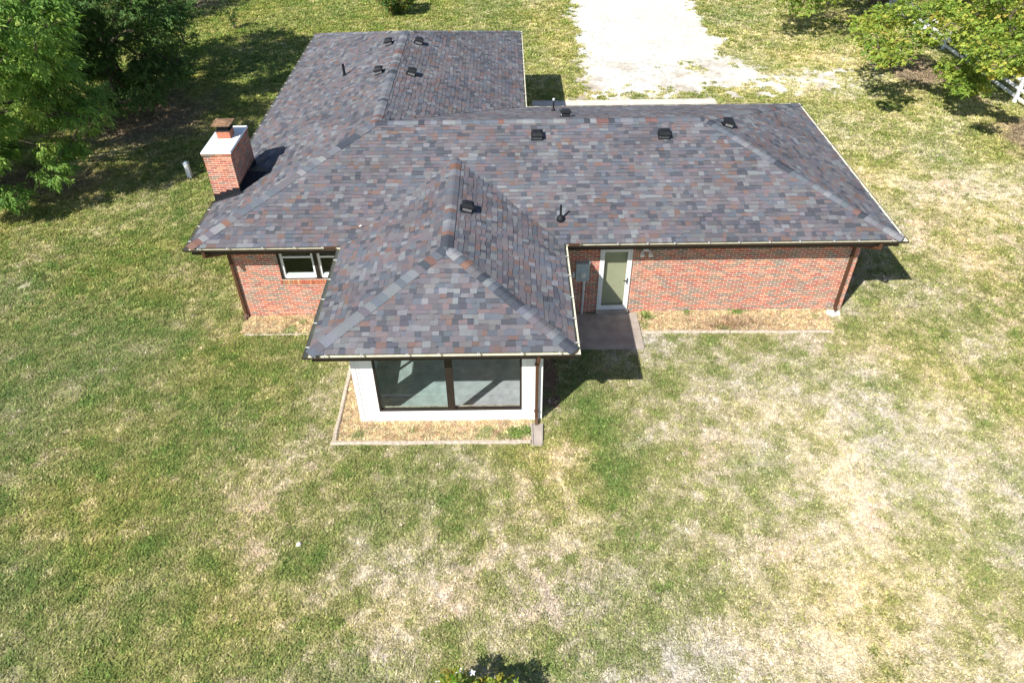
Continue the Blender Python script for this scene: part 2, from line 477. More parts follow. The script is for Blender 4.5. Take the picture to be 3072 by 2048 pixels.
def core(b, A, ux, n, length, z0, z1, holes=(), th=.20, back=.004):
    """mortar coloured wall body with openings"""
    A = np.asarray(A, float); ux = np.asarray(ux, float); n = np.asarray(n, float)
    us = sorted({0, length, *[h[0] for h in holes], *[h[1] for h in holes]})
    for u0, u1 in zip(us[:-1], us[1:]):
        cuts = sorted([(h[2], h[3]) for h in holes if h[0] <= u0 + 1e-6 and h[1] >= u1 - 1e-6])
        z = z0
        spans = []
        for (c0, c1) in cuts:
            if c0 > z: spans.append((z, c0))
            z = c1
        if z < z1: spans.append((z, z1))
        for (a, c) in spans:
            o = A + ux * u0 - n * back; o = np.array([o[0], o[1], a])
            e = ux * (u1 - u0)
            b.hexa([o, o + e, o + e - n * th, o - n * th, o + [0, 0, c - a], o + e + [0, 0, c - a], o + e - n * th + [0, 0, c - a], o - n * th + [0, 0, c - a]])

ZT = 2.60
wb = MB()
E_, Nn, W_, S_ = np.array([1., 0, 0]), np.array([0, 1., 0]), np.array([-1., 0, 0]), np.array([0, -1., 0])
kx0, kx1, kz0, kz1 = -6.47, -3.86, 1.33, 2.46
dx0, dx1, dz1 = 2.62, 3.53, 2.25
holesF = [(kx0 - wallL, kx1 - wallL, kz0, kz1), (dx0 - wallL, dx1 - wallL, 0.0, dz1)]
sill = [(kx0 - .06 - wallL, kx1 - wallL, 1.165, kz0)]
brick_wall('wall', (wallL, wallF, 0), E_, S_, sunL - wallL, -.02, ZT, holesF + sill)
brick_wall('wall', (sunR, wallF, 0), E_, S_, wallR - sunR, -.02, ZT, [(dx0 - sunR, dx1 - sunR, -.1, dz1)])
core(wb, (wallL + .01, wallF, 0), E_, S_, wallR - wallL - .02, -.1, ZT, [(h[0] - .01, h[1] - .01, max(h[2], -.1) if h[2] > 0 else -.1, h[3]) for h in holesF])
brick_wall('wall', (wallR, wallF, 0), Nn, E_, wallB - wallF, -.02, ZT, seen=False)
core(wb, (wallR, wallF + .22, 0), Nn, E_, wallB - wallF - .44, -.1, ZT)
brick_wall('wall', (wallR, wallB, 0), W_, Nn, wallR - wallLR, -.02, ZT, seen=False)
core(wb, (wallR - .01, wallB, 0), W_, Nn, wallR - wallLR - .02, -.1, ZT)
brick_wall('wall', (wallLR, wallB, 0), Nn, E_, wallG - wallB, -.02, ZT, seen=False)
core(wb, (wallLR, wallB, 0), Nn, E_, wallG - wallB - .22, -.1, ZT)
brick_wall('wall', (wallLR, wallG, 0), W_, Nn, wallLR - wallL, -.02, ZT, seen=False)
core(wb, (wallLR - .01, wallG, 0), W_, Nn, wallLR - wallL - .02, -.1, ZT)
brick_wall('wall', (wallL, wallG, 0), S_, W_, wallG - wallF, -.02, ZT, seen=False)
core(wb, (wallL, wallG - .22, 0), S_, W_, wallG - wallF - .44, -.1, ZT)
wall = wb.build('wall', M['mortar'], house)

# rowlock sill below the left window
u = kx0 - .055
while u < kx1:
    c = col_jit(random.choices(BRICKS[:5], [4, 4, 3, 3, 2])[0], .12)
    c = (c[0] * 1.05, c[1] * 1.2, c[2] * 1.1)
    V = [(u, wallF - .028, 1.172), (u + .06, wallF - .028, 1.172), (u + .06, wallF + .02, 1.19), (u, wallF + .02, 1.19),
         (u, wallF - .024, 1.315), (u + .06, wallF - .024, 1.315), (u + .06, wallF + .06, 1.33), (u, wallF + .06, 1.33)]
    V = [np.array(p) for p in V]
    pieces_brick.append((quad_area([V[0], V[1], V[5], V[4]]) * 1.6, 'wall', V, c)); u += .0697

# chimney body
cb = MB()
cb.box(CHX0 + .004, CHX1 - .004, CHY0 + .004, CHY1 - .004, -.1, CHZ)
chim = cb.build('chimney', M['mortar'], house)
PALC = [5, 6, 4, 3, 3, 1.6, 1.0, 1.5]
for (A, ux, n, Ln, sn) in [((CHX0, CHY0, 0), E_, S_, CHX1 - CHX0, True), ((CHX1, CHY0, 0), Nn, E_, CHY1 - CHY0, True),
                           ((CHX1, CHY1, 0), W_, Nn, CHX1 - CHX0, False), ((CHX0, CHY1, 0), S_, W_, CHY1 - CHY0, False)]:
    brick_wall('chimney', A, ux, n, Ln, CHZ - 64 * .0677, CHZ - .0677, seen=sn, pal=PALC)
    A2 = np.array(A, float) + n * .022 - ux * .022
    brick_wall('chimney', A2, ux, n, Ln + .044, CHZ - .0677, CHZ, seen=sn, boff=-.05, pal=PALC)
# hidden bricks below the roof plane on the chimney do not count as seen
pb = []
for (ar, key, V, c) in pieces_brick:
    zc = V[4][2]
    if key == 'chimney' and zc < HE + .32 * max(0, V[0][0] - XL) + .1: ar = 0
    if key == 'wall' and zc > 2.3: ar = 0
    pb.append((ar, key, V, c))
order = sorted(range(len(pb)), key=lambda k: -pb[k][0])
top = set(order[:300])
rest = {'wall': MB(), 'chimney': MB()}
for k, (ar, key, V, c) in enumerate(pb):
    par = wall if key == 'wall' else chim
    if k in top:
        b = MB(); b.hexa(V, c, skip=(4,)); b.build('brick', M['brick'], par, colattr=True)
    else:
        rest[key].hexa(V, c, skip=(4,))
tag(rest['wall'].build('brickwork', M['brick'], wall, colattr=True), kind='stuff')
tag(rest['chimney'].build('brickwork', M['brick'], chim, colattr=True), kind='stuff')

# chimney crown, flue, cap, flashing
b = MB()
x0, x1, y0, y1, z0 = CHX0 - .035, CHX1 + .035, CHY0 - .035, CHY1 + .035, CHZ + .004
b.hexa([(x0, y0, z0), (x1, y0, z0), (x1, y1, z0), (x0, y1, z0),
        (x0 + .02, y0 + .02, z0 + .05), (x1 - .02, y0 + .02, z0 + .05), (x1 - .02, y1 - .02, z0 + .05), (x0 + .02, y1 - .02, z0 + .05)])
b.build('crown_slab', M['crown'], chim)
fx, fy = -8.14, 5.02
b = MB(); zf = CHZ + .05
for (a0, a1, c0, c1) in [(-.19, .19, -.19, -.16), (-.19, .19, .16, .19), (-.19, -.16, -.16, .16), (.16, .19, -.16, .16)]:
    b.box(fx + a0, fx + a1, fy + c0, fy + c1, zf, zf + .22)
b.build('flue_tile', M['clay'], chim)
b = MB()
b.box(fx - .2, fx + .2, fy - .2, fy + .2, zf + .215, zf + .255)
b.box(fx - .15, fx + .15, fy - .15, fy + .15, zf + .25, zf + .40)
b.build('spark_screen', M['black'], chim)
b = MB()
hz = zf + .40
b.hexa([(fx - .27, fy - .27, hz), (fx + .27, fy - .27, hz), (fx + .27, fy + .27, hz), (fx - .27, fy + .27, hz),
        (fx - .27, fy - .27, hz + .02), (fx + .27, fy - .27, hz + .02), (fx + .27, fy + .27, hz + .02), (fx - .27, fy + .27, hz + .02)])
apex = (fx, fy, hz + .075)
cr = [(fx - .26, fy - .26, hz + .022), (fx + .26, fy - .26, hz + .022), (fx + .26, fy + .26, hz + .022), (fx - .26, fy + .26, hz + .022)]
for k in range(4): b.face([cr[k], cr[(k + 1) % 4], apex])
b.build('chimney_cap', M['rust'], chim)

# ------------------------------------------------------------------ roof
g = .125
xl, xr, yf, yb, yr = XL + g, XR - g, Y0 + g, YB - g, YG - g
xlr = XLR - g
h = DD / 2 - g
ZE = HE + .006
SL = .3198
zr = ZE + SL * h
xm, ym = xl + h, yf + h
wl, wr, yw0 = WL + g, WR - g, YW + g
wc = (wl + wr) / 2
zw = 3.85
ywr = -.27
ywb = yf + (zw - ZE) / SL
V3 = lambda *a: np.array(a, float)
PL = [  # A, B (eave left to right seen from outside), C, D (top right, top left)
    (V3(xl, yf, ZE), V3(xr, yf, ZE), V3(xr - h, ym, zr), V3(xm, ym, zr)),
    (V3(xr, yf, ZE), V3(xr, yb, ZE), V3(xr - h, ym, zr), V3(xr - h, ym, zr)),
    (V3(xr, yb, ZE), V3(xlr, yb, ZE), V3(xm, ym, zr), V3(xr - h, ym, zr)),
    (V3(xlr, yb, ZE), V3(xlr, yr, ZE), V3(xm, yr - h, zr), V3(xm, ym, zr)),
    (V3(xlr, yr, ZE), V3(xl, yr, ZE), V3(xm, yr - h, zr), V3(xm, yr - h, zr)),
    (V3(xl, yr, ZE), V3(xl, yf, ZE), V3(xm, ym, zr), V3(xm, yr - h, zr)),
    (V3(wl, yw0, ZE), V3(wr, yw0, ZE), V3(wc, ywr, zw), V3(wc, ywr, zw)),
    (V3(wr, yw0, ZE), V3(wr, yf, ZE), V3(wc, ywb, zw), V3(wc, ywr, zw)),
    (V3(wl, yf, ZE), V3(wl, yw0, ZE), V3(wc, ywr, zw), V3(wc, ywb, zw)),
]
def wing_z(x, y):
    if x < wl or x > wr: return -9
    sl = (zw - ZE) / (wc - wl)
    zz = ZE + sl * min(x - wl, wr - x)
    zz = min(zz, ZE + (zw - ZE) / (ywr - yw0) * (y - yw0))
    return zz
rb = MB()
norms = []
for (A, B, C_, D_) in PL:
    n = np.cross(B - A, C_ - A); n /= np.linalg.norm(n); norms.append(n)
    off = -n * .022
    rb.face([A + off, B + off, C_ + off] + ([D_ + off] if np.linalg.norm(C_ - D_) > 1e-6 else []))
roof = rb.build('roof', M['felt'], house)

# mauve, blue grey, light grey, dark slate, rust, warm grey
SHC = [(.140, .129, .144), (.112, .123, .146), (.178, .184, .196), (.082, .086, .102), (.160, .112, .100), (.148, .144, .152), (.158, .126, .130), (.120, .112, .126)]
SHW = [4.2, 4.2, 3.2, 3.2, 1.3, 3.6, 2.8, 3.2]
pieces_sh = []
EXP = .143
for pi, (A, B, C_, D_) in enumerate(PL):
    ux = (B - A) / np.linalg.norm(B - A); n = norms[pi]; vx = np.cross(n, ux)
    Lb = (B - A) @ ux
    vtop = (C_ - A) @ vx
    uD, uC = (D_ - A) @ ux, (C_ - A) @ ux
    e0 = lambda v: uD * v / vtop
    e1 = lambda v: Lb + (uC - Lb) * v / vtop
    v = -.02; j = 0
    while v < vtop - .01:
        v2 = min(v + EXP + .055, vtop)
        vv0, vv1 = max(v, 0), v2
        u = e0(vv0) - random.uniform(0, .5)
        cprev = None
        while u < e1(vv0):
            w = random.choice([.11, .13, .15, .16, .18, .20, .23, .27])
            raised = random.random() < .5
            ua0, ua1 = np.clip(u, e0(vv0), e1(vv0)), np.clip(u + w, e0(vv0), e1(vv0))
            ub0, ub1 = np.clip(u, e0(vv1), e1(vv1)), np.clip(u + w, e0(vv1), e1(vv1))
            u += w
            if ua1 - ua0 < .01 and ub1 - ub0 < .01: continue
            if cprev is not None and random.random() < .06: c = cprev
            else: c = random.choices(SHC, SHW)[0]
            cprev = c
            t = (.019 if raised else .011) + random.uniform(-.001, .0015)
            p = lambda uu, v_, l: A + ux * uu + vx * v_ + n * l
            vb = v if (raised or j == 0) else v + .034
            if vb >= vv1 - .004: continue
            q = [p(ua0, vb, t), p(ua1, vb, t), p(ub1, vv1, .0025), p(ub0, vv1, .0025)]
            cen = sum(q) / 4
            if pi == 0 and all(wing_z(k[0], k[1]) > k[2] + .03 for k in q): continue
            if pi == 5 and CHX0 < cen[0] < CHX1 and CHY0 < cen[1] < CHY1: continue
            lo = [p(ua0, vb, -.012), p(ua1, vb, -.012)]
            sw = 1 + .05 * math.sin(cen[0] * 1.7 + 2 * math.sin(cen[1] * .9)) + .05 * math.sin(cen[1] * 2.3 + 1.5 * math.sin(cen[0] * 1.3))
            c = tuple(k * sw for k in c)
            pieces_sh.append((quad_area(q) if n @ (np.array([CX, CY, CZ]) - cen) > 0 else 0, q, lo, (col_jit(c, .1), raised)))
        v += EXP; j += 1
def add_sh(b, q, lo, c):
    n0 = len(b.v); c, raised = c
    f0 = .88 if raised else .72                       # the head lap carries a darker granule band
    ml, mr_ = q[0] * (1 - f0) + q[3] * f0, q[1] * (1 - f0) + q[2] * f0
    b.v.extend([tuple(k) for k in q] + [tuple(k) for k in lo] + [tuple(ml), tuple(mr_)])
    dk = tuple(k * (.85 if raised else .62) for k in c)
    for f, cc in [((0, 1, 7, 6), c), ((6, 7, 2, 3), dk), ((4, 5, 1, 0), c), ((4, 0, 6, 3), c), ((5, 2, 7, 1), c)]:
        b.f.append(tuple(n0 + k for k in f)); b.c.append(cc); b.m.append(0)
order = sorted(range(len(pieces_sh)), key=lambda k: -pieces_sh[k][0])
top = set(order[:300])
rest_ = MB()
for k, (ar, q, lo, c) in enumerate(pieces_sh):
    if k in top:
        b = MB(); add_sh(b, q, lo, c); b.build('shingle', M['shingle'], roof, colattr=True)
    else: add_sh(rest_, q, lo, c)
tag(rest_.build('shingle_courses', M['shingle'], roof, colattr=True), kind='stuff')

# ridge and hip caps
CAPC = [(.165, .174, .192), (.118, .132, .156), (.060, .068, .084), (.180, .105, .085), (.132, .125, .140), (.165, .098, .09), (.215, .220, .228)]
CAPW = [4, 3.4, 1.7, .9, 3.4, .5, 1.6]
caps = []
def cap_line(P, Q, n1, n2, step=.185, wd=.162):
    P, Q = np.asarray(P, float), np.asarray(Q, float)
    d = Q - P; Ln = np.linalg.norm(d); d /= Ln
    def wdir(n, other):
        w = np.cross(d, n); w /= np.linalg.norm(w)
        if w @ other > 0: w = -w
        return w
    w1 = wdir(n1, n2); w2 = wdir(n2, n1)
    # each leg runs down its own plane, away from the other plane
    if w1 @ (n1 - n2) < 0: w1 = -w1
    if w2 @ (n2 - n1) < 0: w2 = -w2
    up = n1 + n2; up /= np.linalg.norm(up)
    s = 0.0; cp = None
    while s < Ln:
        e = min(s + step + .03, Ln)
        c = cp if (cp is not None and random.random() < .2) else random.choices(CAPC, CAPW)[0]; cp = c
        l0, l1 = .026, .016
        a = wd + random.uniform(-.008, .008)
        row = lambda t, l: [P + d * t + w1 * a + n1 * l, P + d * t + w1 * .025 + n1 * (l + .004), P + d * t + w2 * .025 + n2 * (l + .004), P + d * t + w2 * a + n2 * l]
        r0, r1 = row(s, l0), row(e, l1)
        rl = [P + d * s + w1 * a + n1 * .004, P + d * s + w2 * a + n2 * .004]
        cc = col_jit(c, .1)
        b = MB()
        for k in range(3): b.face([r0[k], r0[k + 1], r1[k + 1], r1[k]], cc)
        base = [r0[0] - n1 * .022, r0[1] - up * .022, r0[2] - up * .022, r0[3] - n2 * .022]
        for k in range(3): b.face([base[k], base[k + 1], r0[k + 1], r0[k]], cc)
        eb = [r1[0] - n1 * .014, r1[3] - n2 * .014]
        b.face([base[0], r0[0], r1[0], eb[0]], cc); b.face([r0[3], base[3], eb[1], r1[3]], cc)
        caps.append((quad_area([r0[0], r0[3], r1[3], r1[0]]), b)); s += step
cap_line((xl, yf, ZE), (xm, ym, zr), norms[5], norms[0])
cap_line((xr, yf, ZE), (xr - h, ym, zr), norms[0], norms[1])
cap_line((xr, yb, ZE), (xr - h, ym, zr), norms[1], norms[2])
cap_line((xlr, yr, ZE), (xm, yr - h, zr), norms[3], norms[4])
cap_line((xl, yr, ZE), (xm, yr - h, zr), norms[4], norms[5])
cap_line((xm, ym, zr + .004), (xr - h, ym, zr + .004), norms[0], norms[2])
cap_line((xm, ym, zr + .004), (xm, yr - h, zr + .004), norms[5], norms[3])
cap_line((wl, yw0, ZE), (wc, ywr, zw), norms[8], norms[6])
cap_line((wr, yw0, ZE), (wc, ywr, zw), norms[6], norms[7])
cap_line((wc, ywr, zw + .004), (wc, ywb, zw + .004), norms[8], norms[7])
caps.sort(key=lambda t: -t[0])
rest_ = MB()
for k, (ar, b) in enumerate(caps):
    if k < 300: b.build('ridge_cap', M['shingle'], roof, colattr=True)
    else:
        n0 = len(rest_.v); rest_.v += b.v; rest_.f += [tuple(i + n0 for i in f) for f in b.f]; rest_.c += b.c; rest_.m += b.m
tag(rest_.build('ridge_cap_rows', M['shingle'], roof, colattr=True), kind='stuff')

# chimney flashing (stepped, black) on the front and right faces
b = MB()
zroof = lambda x: ZE + SL * (x - xl)
for k in range(4):
    x0 = CHX0 - .006 + k * (CHX1 - CHX0) / 4; x1 = x0 + (CHX1 - CHX0) / 4 + (.012 if k == 3 else 0)
    b.box(x0, x1, CHY0 - .012, CHY0 - .004, zroof(x0) - .30, zroof(x0) + .23)
b.box(CHX1 + .004, CHX1 + .012, CHY0 - .012, CHY1 + .01, zroof(CHX1) - .1, zroof(CHX1) + .22)
b.hexa([(CHX0, CHY0 - .13, zroof(CHX0) + .016), (CHX1 + .1, CHY0 - .13, zroof(CHX1 + .1) + .016), (CHX1 + .1, CHY0, zroof(CHX1 + .1) + .016), (CHX0, CHY0, zroof(CHX0) + .016),
        (CHX0, CHY0 - .13, zroof(CHX0) + .02), (CHX1 + .1, CHY0 - .13, zroof(CHX1 + .1) + .02), (CHX1 + .1, CHY0 - .012, zroof(CHX1 + .1) + .03), (CHX0, CHY0 - .012, zroof(CHX0) + .03)])
# saddle on the uphill side
xs0 = CHX1 + .012; ymid = (CHY0 + CHY1) / 2; zs = zroof(CHX1) + .26
tip = (CHX1 + .62, ymid, zroof(CHX1 + .62) + .02)
b.face([(xs0, CHY0, zroof(xs0) + .02), tip, (xs0, ymid, zs)]); b.face([(xs0, ymid, zs), tip, (xs0, CHY1, zroof(xs0) + .02)])
b.build('flashing', M['flash'], chim)

# ------------------------------------------------------------------ soffit, fascia, gutters
b = MB()
zs0, zs1 = HE - .235, HE - .215
b.box(XL + .172, WL + .172, Y0 + .172, wallF + .02, zs0, zs1); b.box(WR - .172, XR - .172, Y0 + .172, wallF + .02, zs0, zs1)
b.box(wallR - .02, XR - .172, wallF + .02, YB - .172, zs0, zs1); b.box(XLR - .172, wallR - .02, wallB - .02, YB - .172, zs0, zs1)
b.box(wallLR - .02, XLR - .172, wallB - .02, YG - .172, zs0, zs1); b.box(XL + .172, wallLR - .02, wallG - .02, YG - .172, zs0, zs1)
b.box(XL + .172, wallL + .02, CHY1, wallG - .02, zs0, zs1); b.box(XL + .172, wallL + .02, wallF + .02, CHY0, zs0, zs1)
b.box(WL + .172, sunL + .02, YW + .172, wallF + .02, zs0, zs1); b.box(sunR - .02, WR - .172, YW + .172, wallF + .02, zs0, zs1)
b.box(sunL + .02, sunR - .02, YW + .172, sunF + .02, zs0, zs1)
b.build('soffit', M['vinyl'], house)

PER = [(XL, Y0), (WL, Y0), (WL, YW), (WR, YW), (WR, Y0), (XR, Y0), (XR, YB), (XLR, YB), (XLR, YG), (XL, YG)]
CVX = [1, -1, 1, 1, -1, 1, 1, -1, 1, 1]
PROF = [(-.155, 0.0), (-.155, -.105), (-.075, -.105), (-.03, -.062), (0.0, -.036), (0.0, 0.0), (-.012, .0), (-.012, -.006)]
INN = [(-.152, 0.0), (-.152, -.102), (-.077, -.102), (-.033, -.061), (-.003, -.035), (-.003, -.003), (-.012, -.003)]
runs = []
for k in range(10):
    P, Q = np.array(PER[k]), np.array(PER[(k + 1) % 10])
    if k == 9:
        runs.append((P, np.array([XL, CHY1 + .02]), CVX[9], 0)); runs.append((np.array([XL, CHY0 - .02]), Q, 0, CVX[0]))
    else: runs.append((P, Q, CVX[k], CVX[(k + 1) % 10]))
fb = MB()
for (P, Q, c0, c1) in runs:
    d = (Q - P) / np.linalg.norm(Q - P); n = np.array([d[1], -d[0]])
    b = MB()
    def pt(o, z, end):
        if end == 0: base = P + n * o + d * (-o * c0)
        else: base = Q + n * o - d * (-o * c1)
        return (base[0], base[1], HE + z)
    for prof, mi in ((PROF, 0), (INN, 1)):
        for (a, c) in zip(prof[:-1], prof[1:]):
            b.face([pt(*a, 0), pt(*a, 1), pt(*c, 1), pt(*c, 0)], mi=mi)
    if c0 == 0: b.face([pt(*q, 0) for q in PROF[:6]])
    if c1 == 0: b.face([pt(*q, 1) for q in PROF[:6]])
    gut = b.build('gutter', [M['darkbrown'], M['cream']], house)
    Ln = np.linalg.norm(Q - P); cnt = max(1, int(Ln / .78))
    for i in range(cnt):
        s = (i + .5 + random.uniform(-.12, .12)) * Ln / cnt
        c = P + d * s; hb = MB()
        a0 = np.array([*(c - n * .15), HE + .003]); a1 = np.array([*(c - n * .002), HE + .004])
        hb.bar(a0, a1, .022, .006)
        a2 = np.array([*(c + d * .05 - n * .15), HE + .001]); hb.bar(a2, a1 - [0, 0, .004], .012, .005)
        hb.build('hanger', M['hanger'], gut)
    # fascia
    for prof in [((-.158, -.0), (-.158, -.24), (-.178, -.24), (-.178, 0.0))]:
        for a, c in zip(prof, prof[1:] + prof[:1]):
            fb.face([pt(*a, 0), pt(*a, 1), pt(*c, 1), pt(*c, 0)])
fb.build('fascia', M['darkbrown'], house)
# metal drip valley closer at the inner gutter corners
for (cx_, cy_) in ((WL, Y0), (WR, Y0)):
    s = -1 if cx_ == WL else 1
    b = MB(); b.box(min(cx_ + s * .02, cx_ + s * .34), max(cx_ + s * .02, cx_ + s * .34), Y0 + .004, Y0 + .018, HE - .02, HE + .055)
    b.build('splash_guard', M['brown'], house)

def downspout(path, name='downspout', m='brown'):
    b = MB()
    for p, q in zip(path[:-1], path[1:]):
        p = np.array(p, float); q = np.array(q, float); d = (q - p) / np.linalg.norm(q - p)
        b.bar(p - d * .02, q + d * .02, .075, .055, up=(0, -1, .01))
    o = b.build(name, M[m], house)
    for z in (1.9, .35):
        sb = MB(); x, y, _ = path[3]
        sb.box(x - .055, x + .055, y - .034, y + .05, z, z + .03); sb.build('strap', M[m], o)
    return o
downspout([(-8.12, Y0 + .06, HE - .11), (-8.12, Y0 + .06, HE - .25), (-7.77, wallF - .045, 2.28), (-7.77, wallF - .045, .16), (-7.77, wallF - .2, .06)])
downspout([(10.02, Y0 + .06, HE - .11), (10.02, Y0 + .06, HE - .25), (9.72, wallF - .045, 2.28), (9.72, wallF - .045, .16), (9.72, wallF - .2, .06)])
downspout([(.685, YW + .06, HE - .11), (.685, YW + .06, HE - .25), (.685, sunF - .06, 2.25), (.685, sunF - .06, .16), (.685, sunF - .22, .06)], m='brown')
downspout([(.9, YB - .06, HE - .11), (.9, YB - .06, HE - .25), (.35, wallB + .05, 2.28), (.35, wallB + .05, .16), (.35, wallB + .2, .06)])

# ------------------------------------------------------------------ sunroom
wx0, wx1, wz0, wz1 = -3.225, .325, .345, 2.36
b = MB()
core(b, (sunL, sunF, 0), E_, S_, sunR - sunL, -.05, ZT, [(wx0 - sunL, wx1 - sunL, wz0, wz1)], th=.14, back=0)
lw = [(-1.93, .62, 1.0, 2.15)]
core(b, (sunL, wallF, 0), S_, W_, wallF - sunF - .14, -.05, ZT, [(wallF - .62, wallF + 1.93, 1.0, 2.15)], th=.14, back=0)
core(b, (sunR, sunF + .14, 0), Nn, E_, wallF - sunF - .14, -.05, ZT, [(.5, 3.4, 1.0, 2.15)], th=.14, back=0)
sr = b.build('sunroom_wall', M['white'], house)
# corner boards, base board, panel battens
for (x0, x1, y0, y1) in [(sunL - .012, sunL + .10, sunF - .012, sunF - .002), (sunR - .03, sunR + .012, sunF - .012, sunF - .002),
                         (sunL - .012, sunL - .002, sunF - .002, sunF + .1), (sunR + .002, sunR + .012, sunF - .002, sunF + .1)]:
    b = MB(); b.box(x0, x1, y0, y1, 0.0, ZT); b.build('corner_board', M['vinyl'], sr)
for xx in (sunL + .16, .45):
    b = MB(); b.box(xx, xx + .012, sunF - .010, sunF - .002, .02, ZT); b.build('panel_batten', M['vinyl'], sr)
b = MB(); b.box(sunL + .05, sunR - .05, sunF - .02, sunF - .003, -.03, .035); b.build('base_strip', M['palecon'], sr)
b = MB(); b.box(sunL + .14, sunR - .14, sunF + .14, wallF, -.05, .10); b.build('sunroom_floor', M['carpet'], house)
b = MB(); b.box(sunL + .14, sunR - .14, sunF + .14, wallF - .02, 2.56, 2.60); b.build('sunroom_ceiling', M['inwall'], house)
b = MB(); b.box(wallL + .22, wallR - .22, wallF + .22, wallB - .22, -.05, .10); b.box(wallL + .22, wallLR - .22, wallB - .22, wallG - .22, -.05, .10)
b.build('house_floor', M['inwall'], house)
b = MB(); b.box(wallL + .22, wallR - .22, wallF + .22, wallB - .22, 2.5, 2.54); b.box(wallL + .22, wallLR - .22, wallB - .22, wallG - .22, 2.5, 2.54)
b.box(wallL + .22, wallR - .22, wallF + 3.6, wallF + 3.7, .1, 2.5)
b.build('ceiling_panel', M['inwall'], house)

# picture window: dark frame, mullion, two panes
yp = sunF + .05
win = MB()
win.box(wx0, wx0 + .05, yp - .03, yp + .05, wz0, wz1); win.box(wx1 - .05, wx1, yp - .03, yp + .05, wz0, wz1)
win.box(wx0 + .05, wx1 - .05, yp - .03, yp + .05, wz0, wz0 + .055); win.box(wx0 + .05, wx1 - .05, yp - .03, yp + .05, wz1 - .06, wz1)
wo = win.build('window', M['darkwood'], house)
wo['label'] = 'wide dark framed picture window of the sunroom'
b = MB(); b.box(-1.515, -1.335, yp - .04, yp + .06, wz0 + .055, wz1 - .06); b.build('mullion', M['darkwood'], wo)
b = MB(); b.box(wx0 + .05, wx1 - .05, yp + .05, yp + .085, wz0 + .01, wz0 + .075); b.build('inner_sill', M['timber'], wo)
b = MB(); b.box(wx0 + .05, -1.515, yp + .008, yp + .014, wz0 + .055, wz1 - .06); b.build('pane', M['glassgreen'], wo)
b = MB(); b.box(-1.335, wx1 - .05, yp + .008, yp + .014, wz0 + .055, wz1 - .06); b.build('pane', M['glassgrey'], wo)
# side windows of the sunroom
for (xw, ya, yb_, s) in ((sunL + .05, -1.93, .62, -1), (sunR - .05, sunF + .64, sunF + 3.54, 1)):
    f = MB()
    f.box(xw - .04, xw + .04, ya, ya + .05, 1.0, 2.15); f.box(xw - .04, xw + .04, yb_ - .05, yb_, 1.0, 2.15)
    f.box(xw - .04, xw + .04, ya + .05, yb_ - .05, 1.0, 1.05); f.box(xw - .04, xw + .04, ya + .05, yb_ - .05, 2.10, 2.15)
    w_ = f.build('window', M['vinyl'], house)
    b = MB(); b.box(xw - .03, xw + .03, -1.29, -1.22, 1.05, 2.10); b.build('mullion', M['vinyl'], w_)
    b = MB(); b.box(xw - .004, xw + .004, ya + .05, yb_ - .05, 1.05, 2.10); b.build('pane', M['glass'], w_)

# kitchen window left of the sunroom
yk = wallF + .07
f = MB()
f.box(kx0, kx0 + .06, wallF + .012, yk + .10, kz0, kz1); f.box(kx1 - .06, kx1, wallF + .012, yk + .10, kz0, kz1)
f.box(kx0 + .06, kx1 - .06, wallF + .012, yk + .10, kz0, kz0 + .03); f.box(kx0 + .06, kx1 - .06, wallF + .012, yk + .10, kz1 - .05, kz1)
for xx in (-5.46, -4.56): f.box(xx, xx + .11, wallF + .012, yk + .10, kz0 + .03, kz1 - .05)
wk = f.build('window', M['darkwood'], house)
wk['label'] = 'dark framed window with white sashes left of the sunroom'
for (x0, x1) in ((kx0 + .06, -5.46), (-5.35, -4.56), (-4.45, kx1 - .06)):
    s = MB(); z0, z1 = kz0 + .03, kz1 - .05; zm = 2.02
    s.box(x0, x0 + .065, yk - .02, yk + .06, z0, z1); s.box(x1 - .065, x1, yk - .02, yk + .06, z0, z1)
    s.hexa([(x0 + .065, yk - .03, z0), (x1 - .065, yk - .03, z0), (x1 - .065, yk + .06, z0), (x0 + .065, yk + .06, z0),
            (x0 + .065, yk + .0, z0 + .10), (x1 - .065, yk + .0, z0 + .10), (x1 - .065, yk + .06, z0 + .13), (x0 + .065, yk + .06, z0 + .13)])
    s.box(x0 + .065, x1 - .065, yk, yk + .06, z1 - .05, z1); s.box(x0 + .065, x1 - .065, yk - .005, yk + .05, zm, zm + .045)
    so = s.build('sash', M['vinyl'], wk)
    b = MB(); b.box(x0 + .065, x1 - .065, yk + .026, yk + .031, z0 + .12, zm); b.build('pane', M['glass'], wk)
    b = MB(); b.box(x0 + .065, x1 - .065, yk + .034, yk + .039, zm + .045, z1 - .05); b.build('pane', M['glass'], wk)

# ------------------------------------------------------------------ back door
yd = wallF
f = MB()
f.box(dx0, dx0 + .045, yd - .035, yd + .15, .12, dz1); f.box(dx1 - .045, dx1, yd - .035, yd + .15, .12, dz1)
f.box(dx0 + .045, dx1 - .045, yd - .035, yd + .15, dz1 - .045, dz1); f.box(dx0 + .045, dx1 - .045, yd - .02, yd + .15, .12, .15)
door = f.build('door', M['vinyl'], house)
door['label'] = 'white storm door with full glass pane'
s = MB(); a0, a1, c0, c1 = dx0 + .05, dx1 - .05, .155, dz1 - .05
s.box(a0, a0 + .08, yd - .03, yd + .005, c0, c1); s.box(a1 - .085, a1, yd - .03, yd + .005, c0, c1)
s.box(a0 + .08, a1 - .085, yd - .03, yd + .005, c0, c0 + .12); s.box(a0 + .08, a1 - .085, yd - .03, yd + .005, c1 - .05, c1)
s.build('storm_frame', M['vinyl'], door)
b = MB(); b.box(a0 + .08, a1 - .085, yd - .015, yd - .010, c0 + .12, c1 - .05); b.build('pane', M['doorglass'], door)
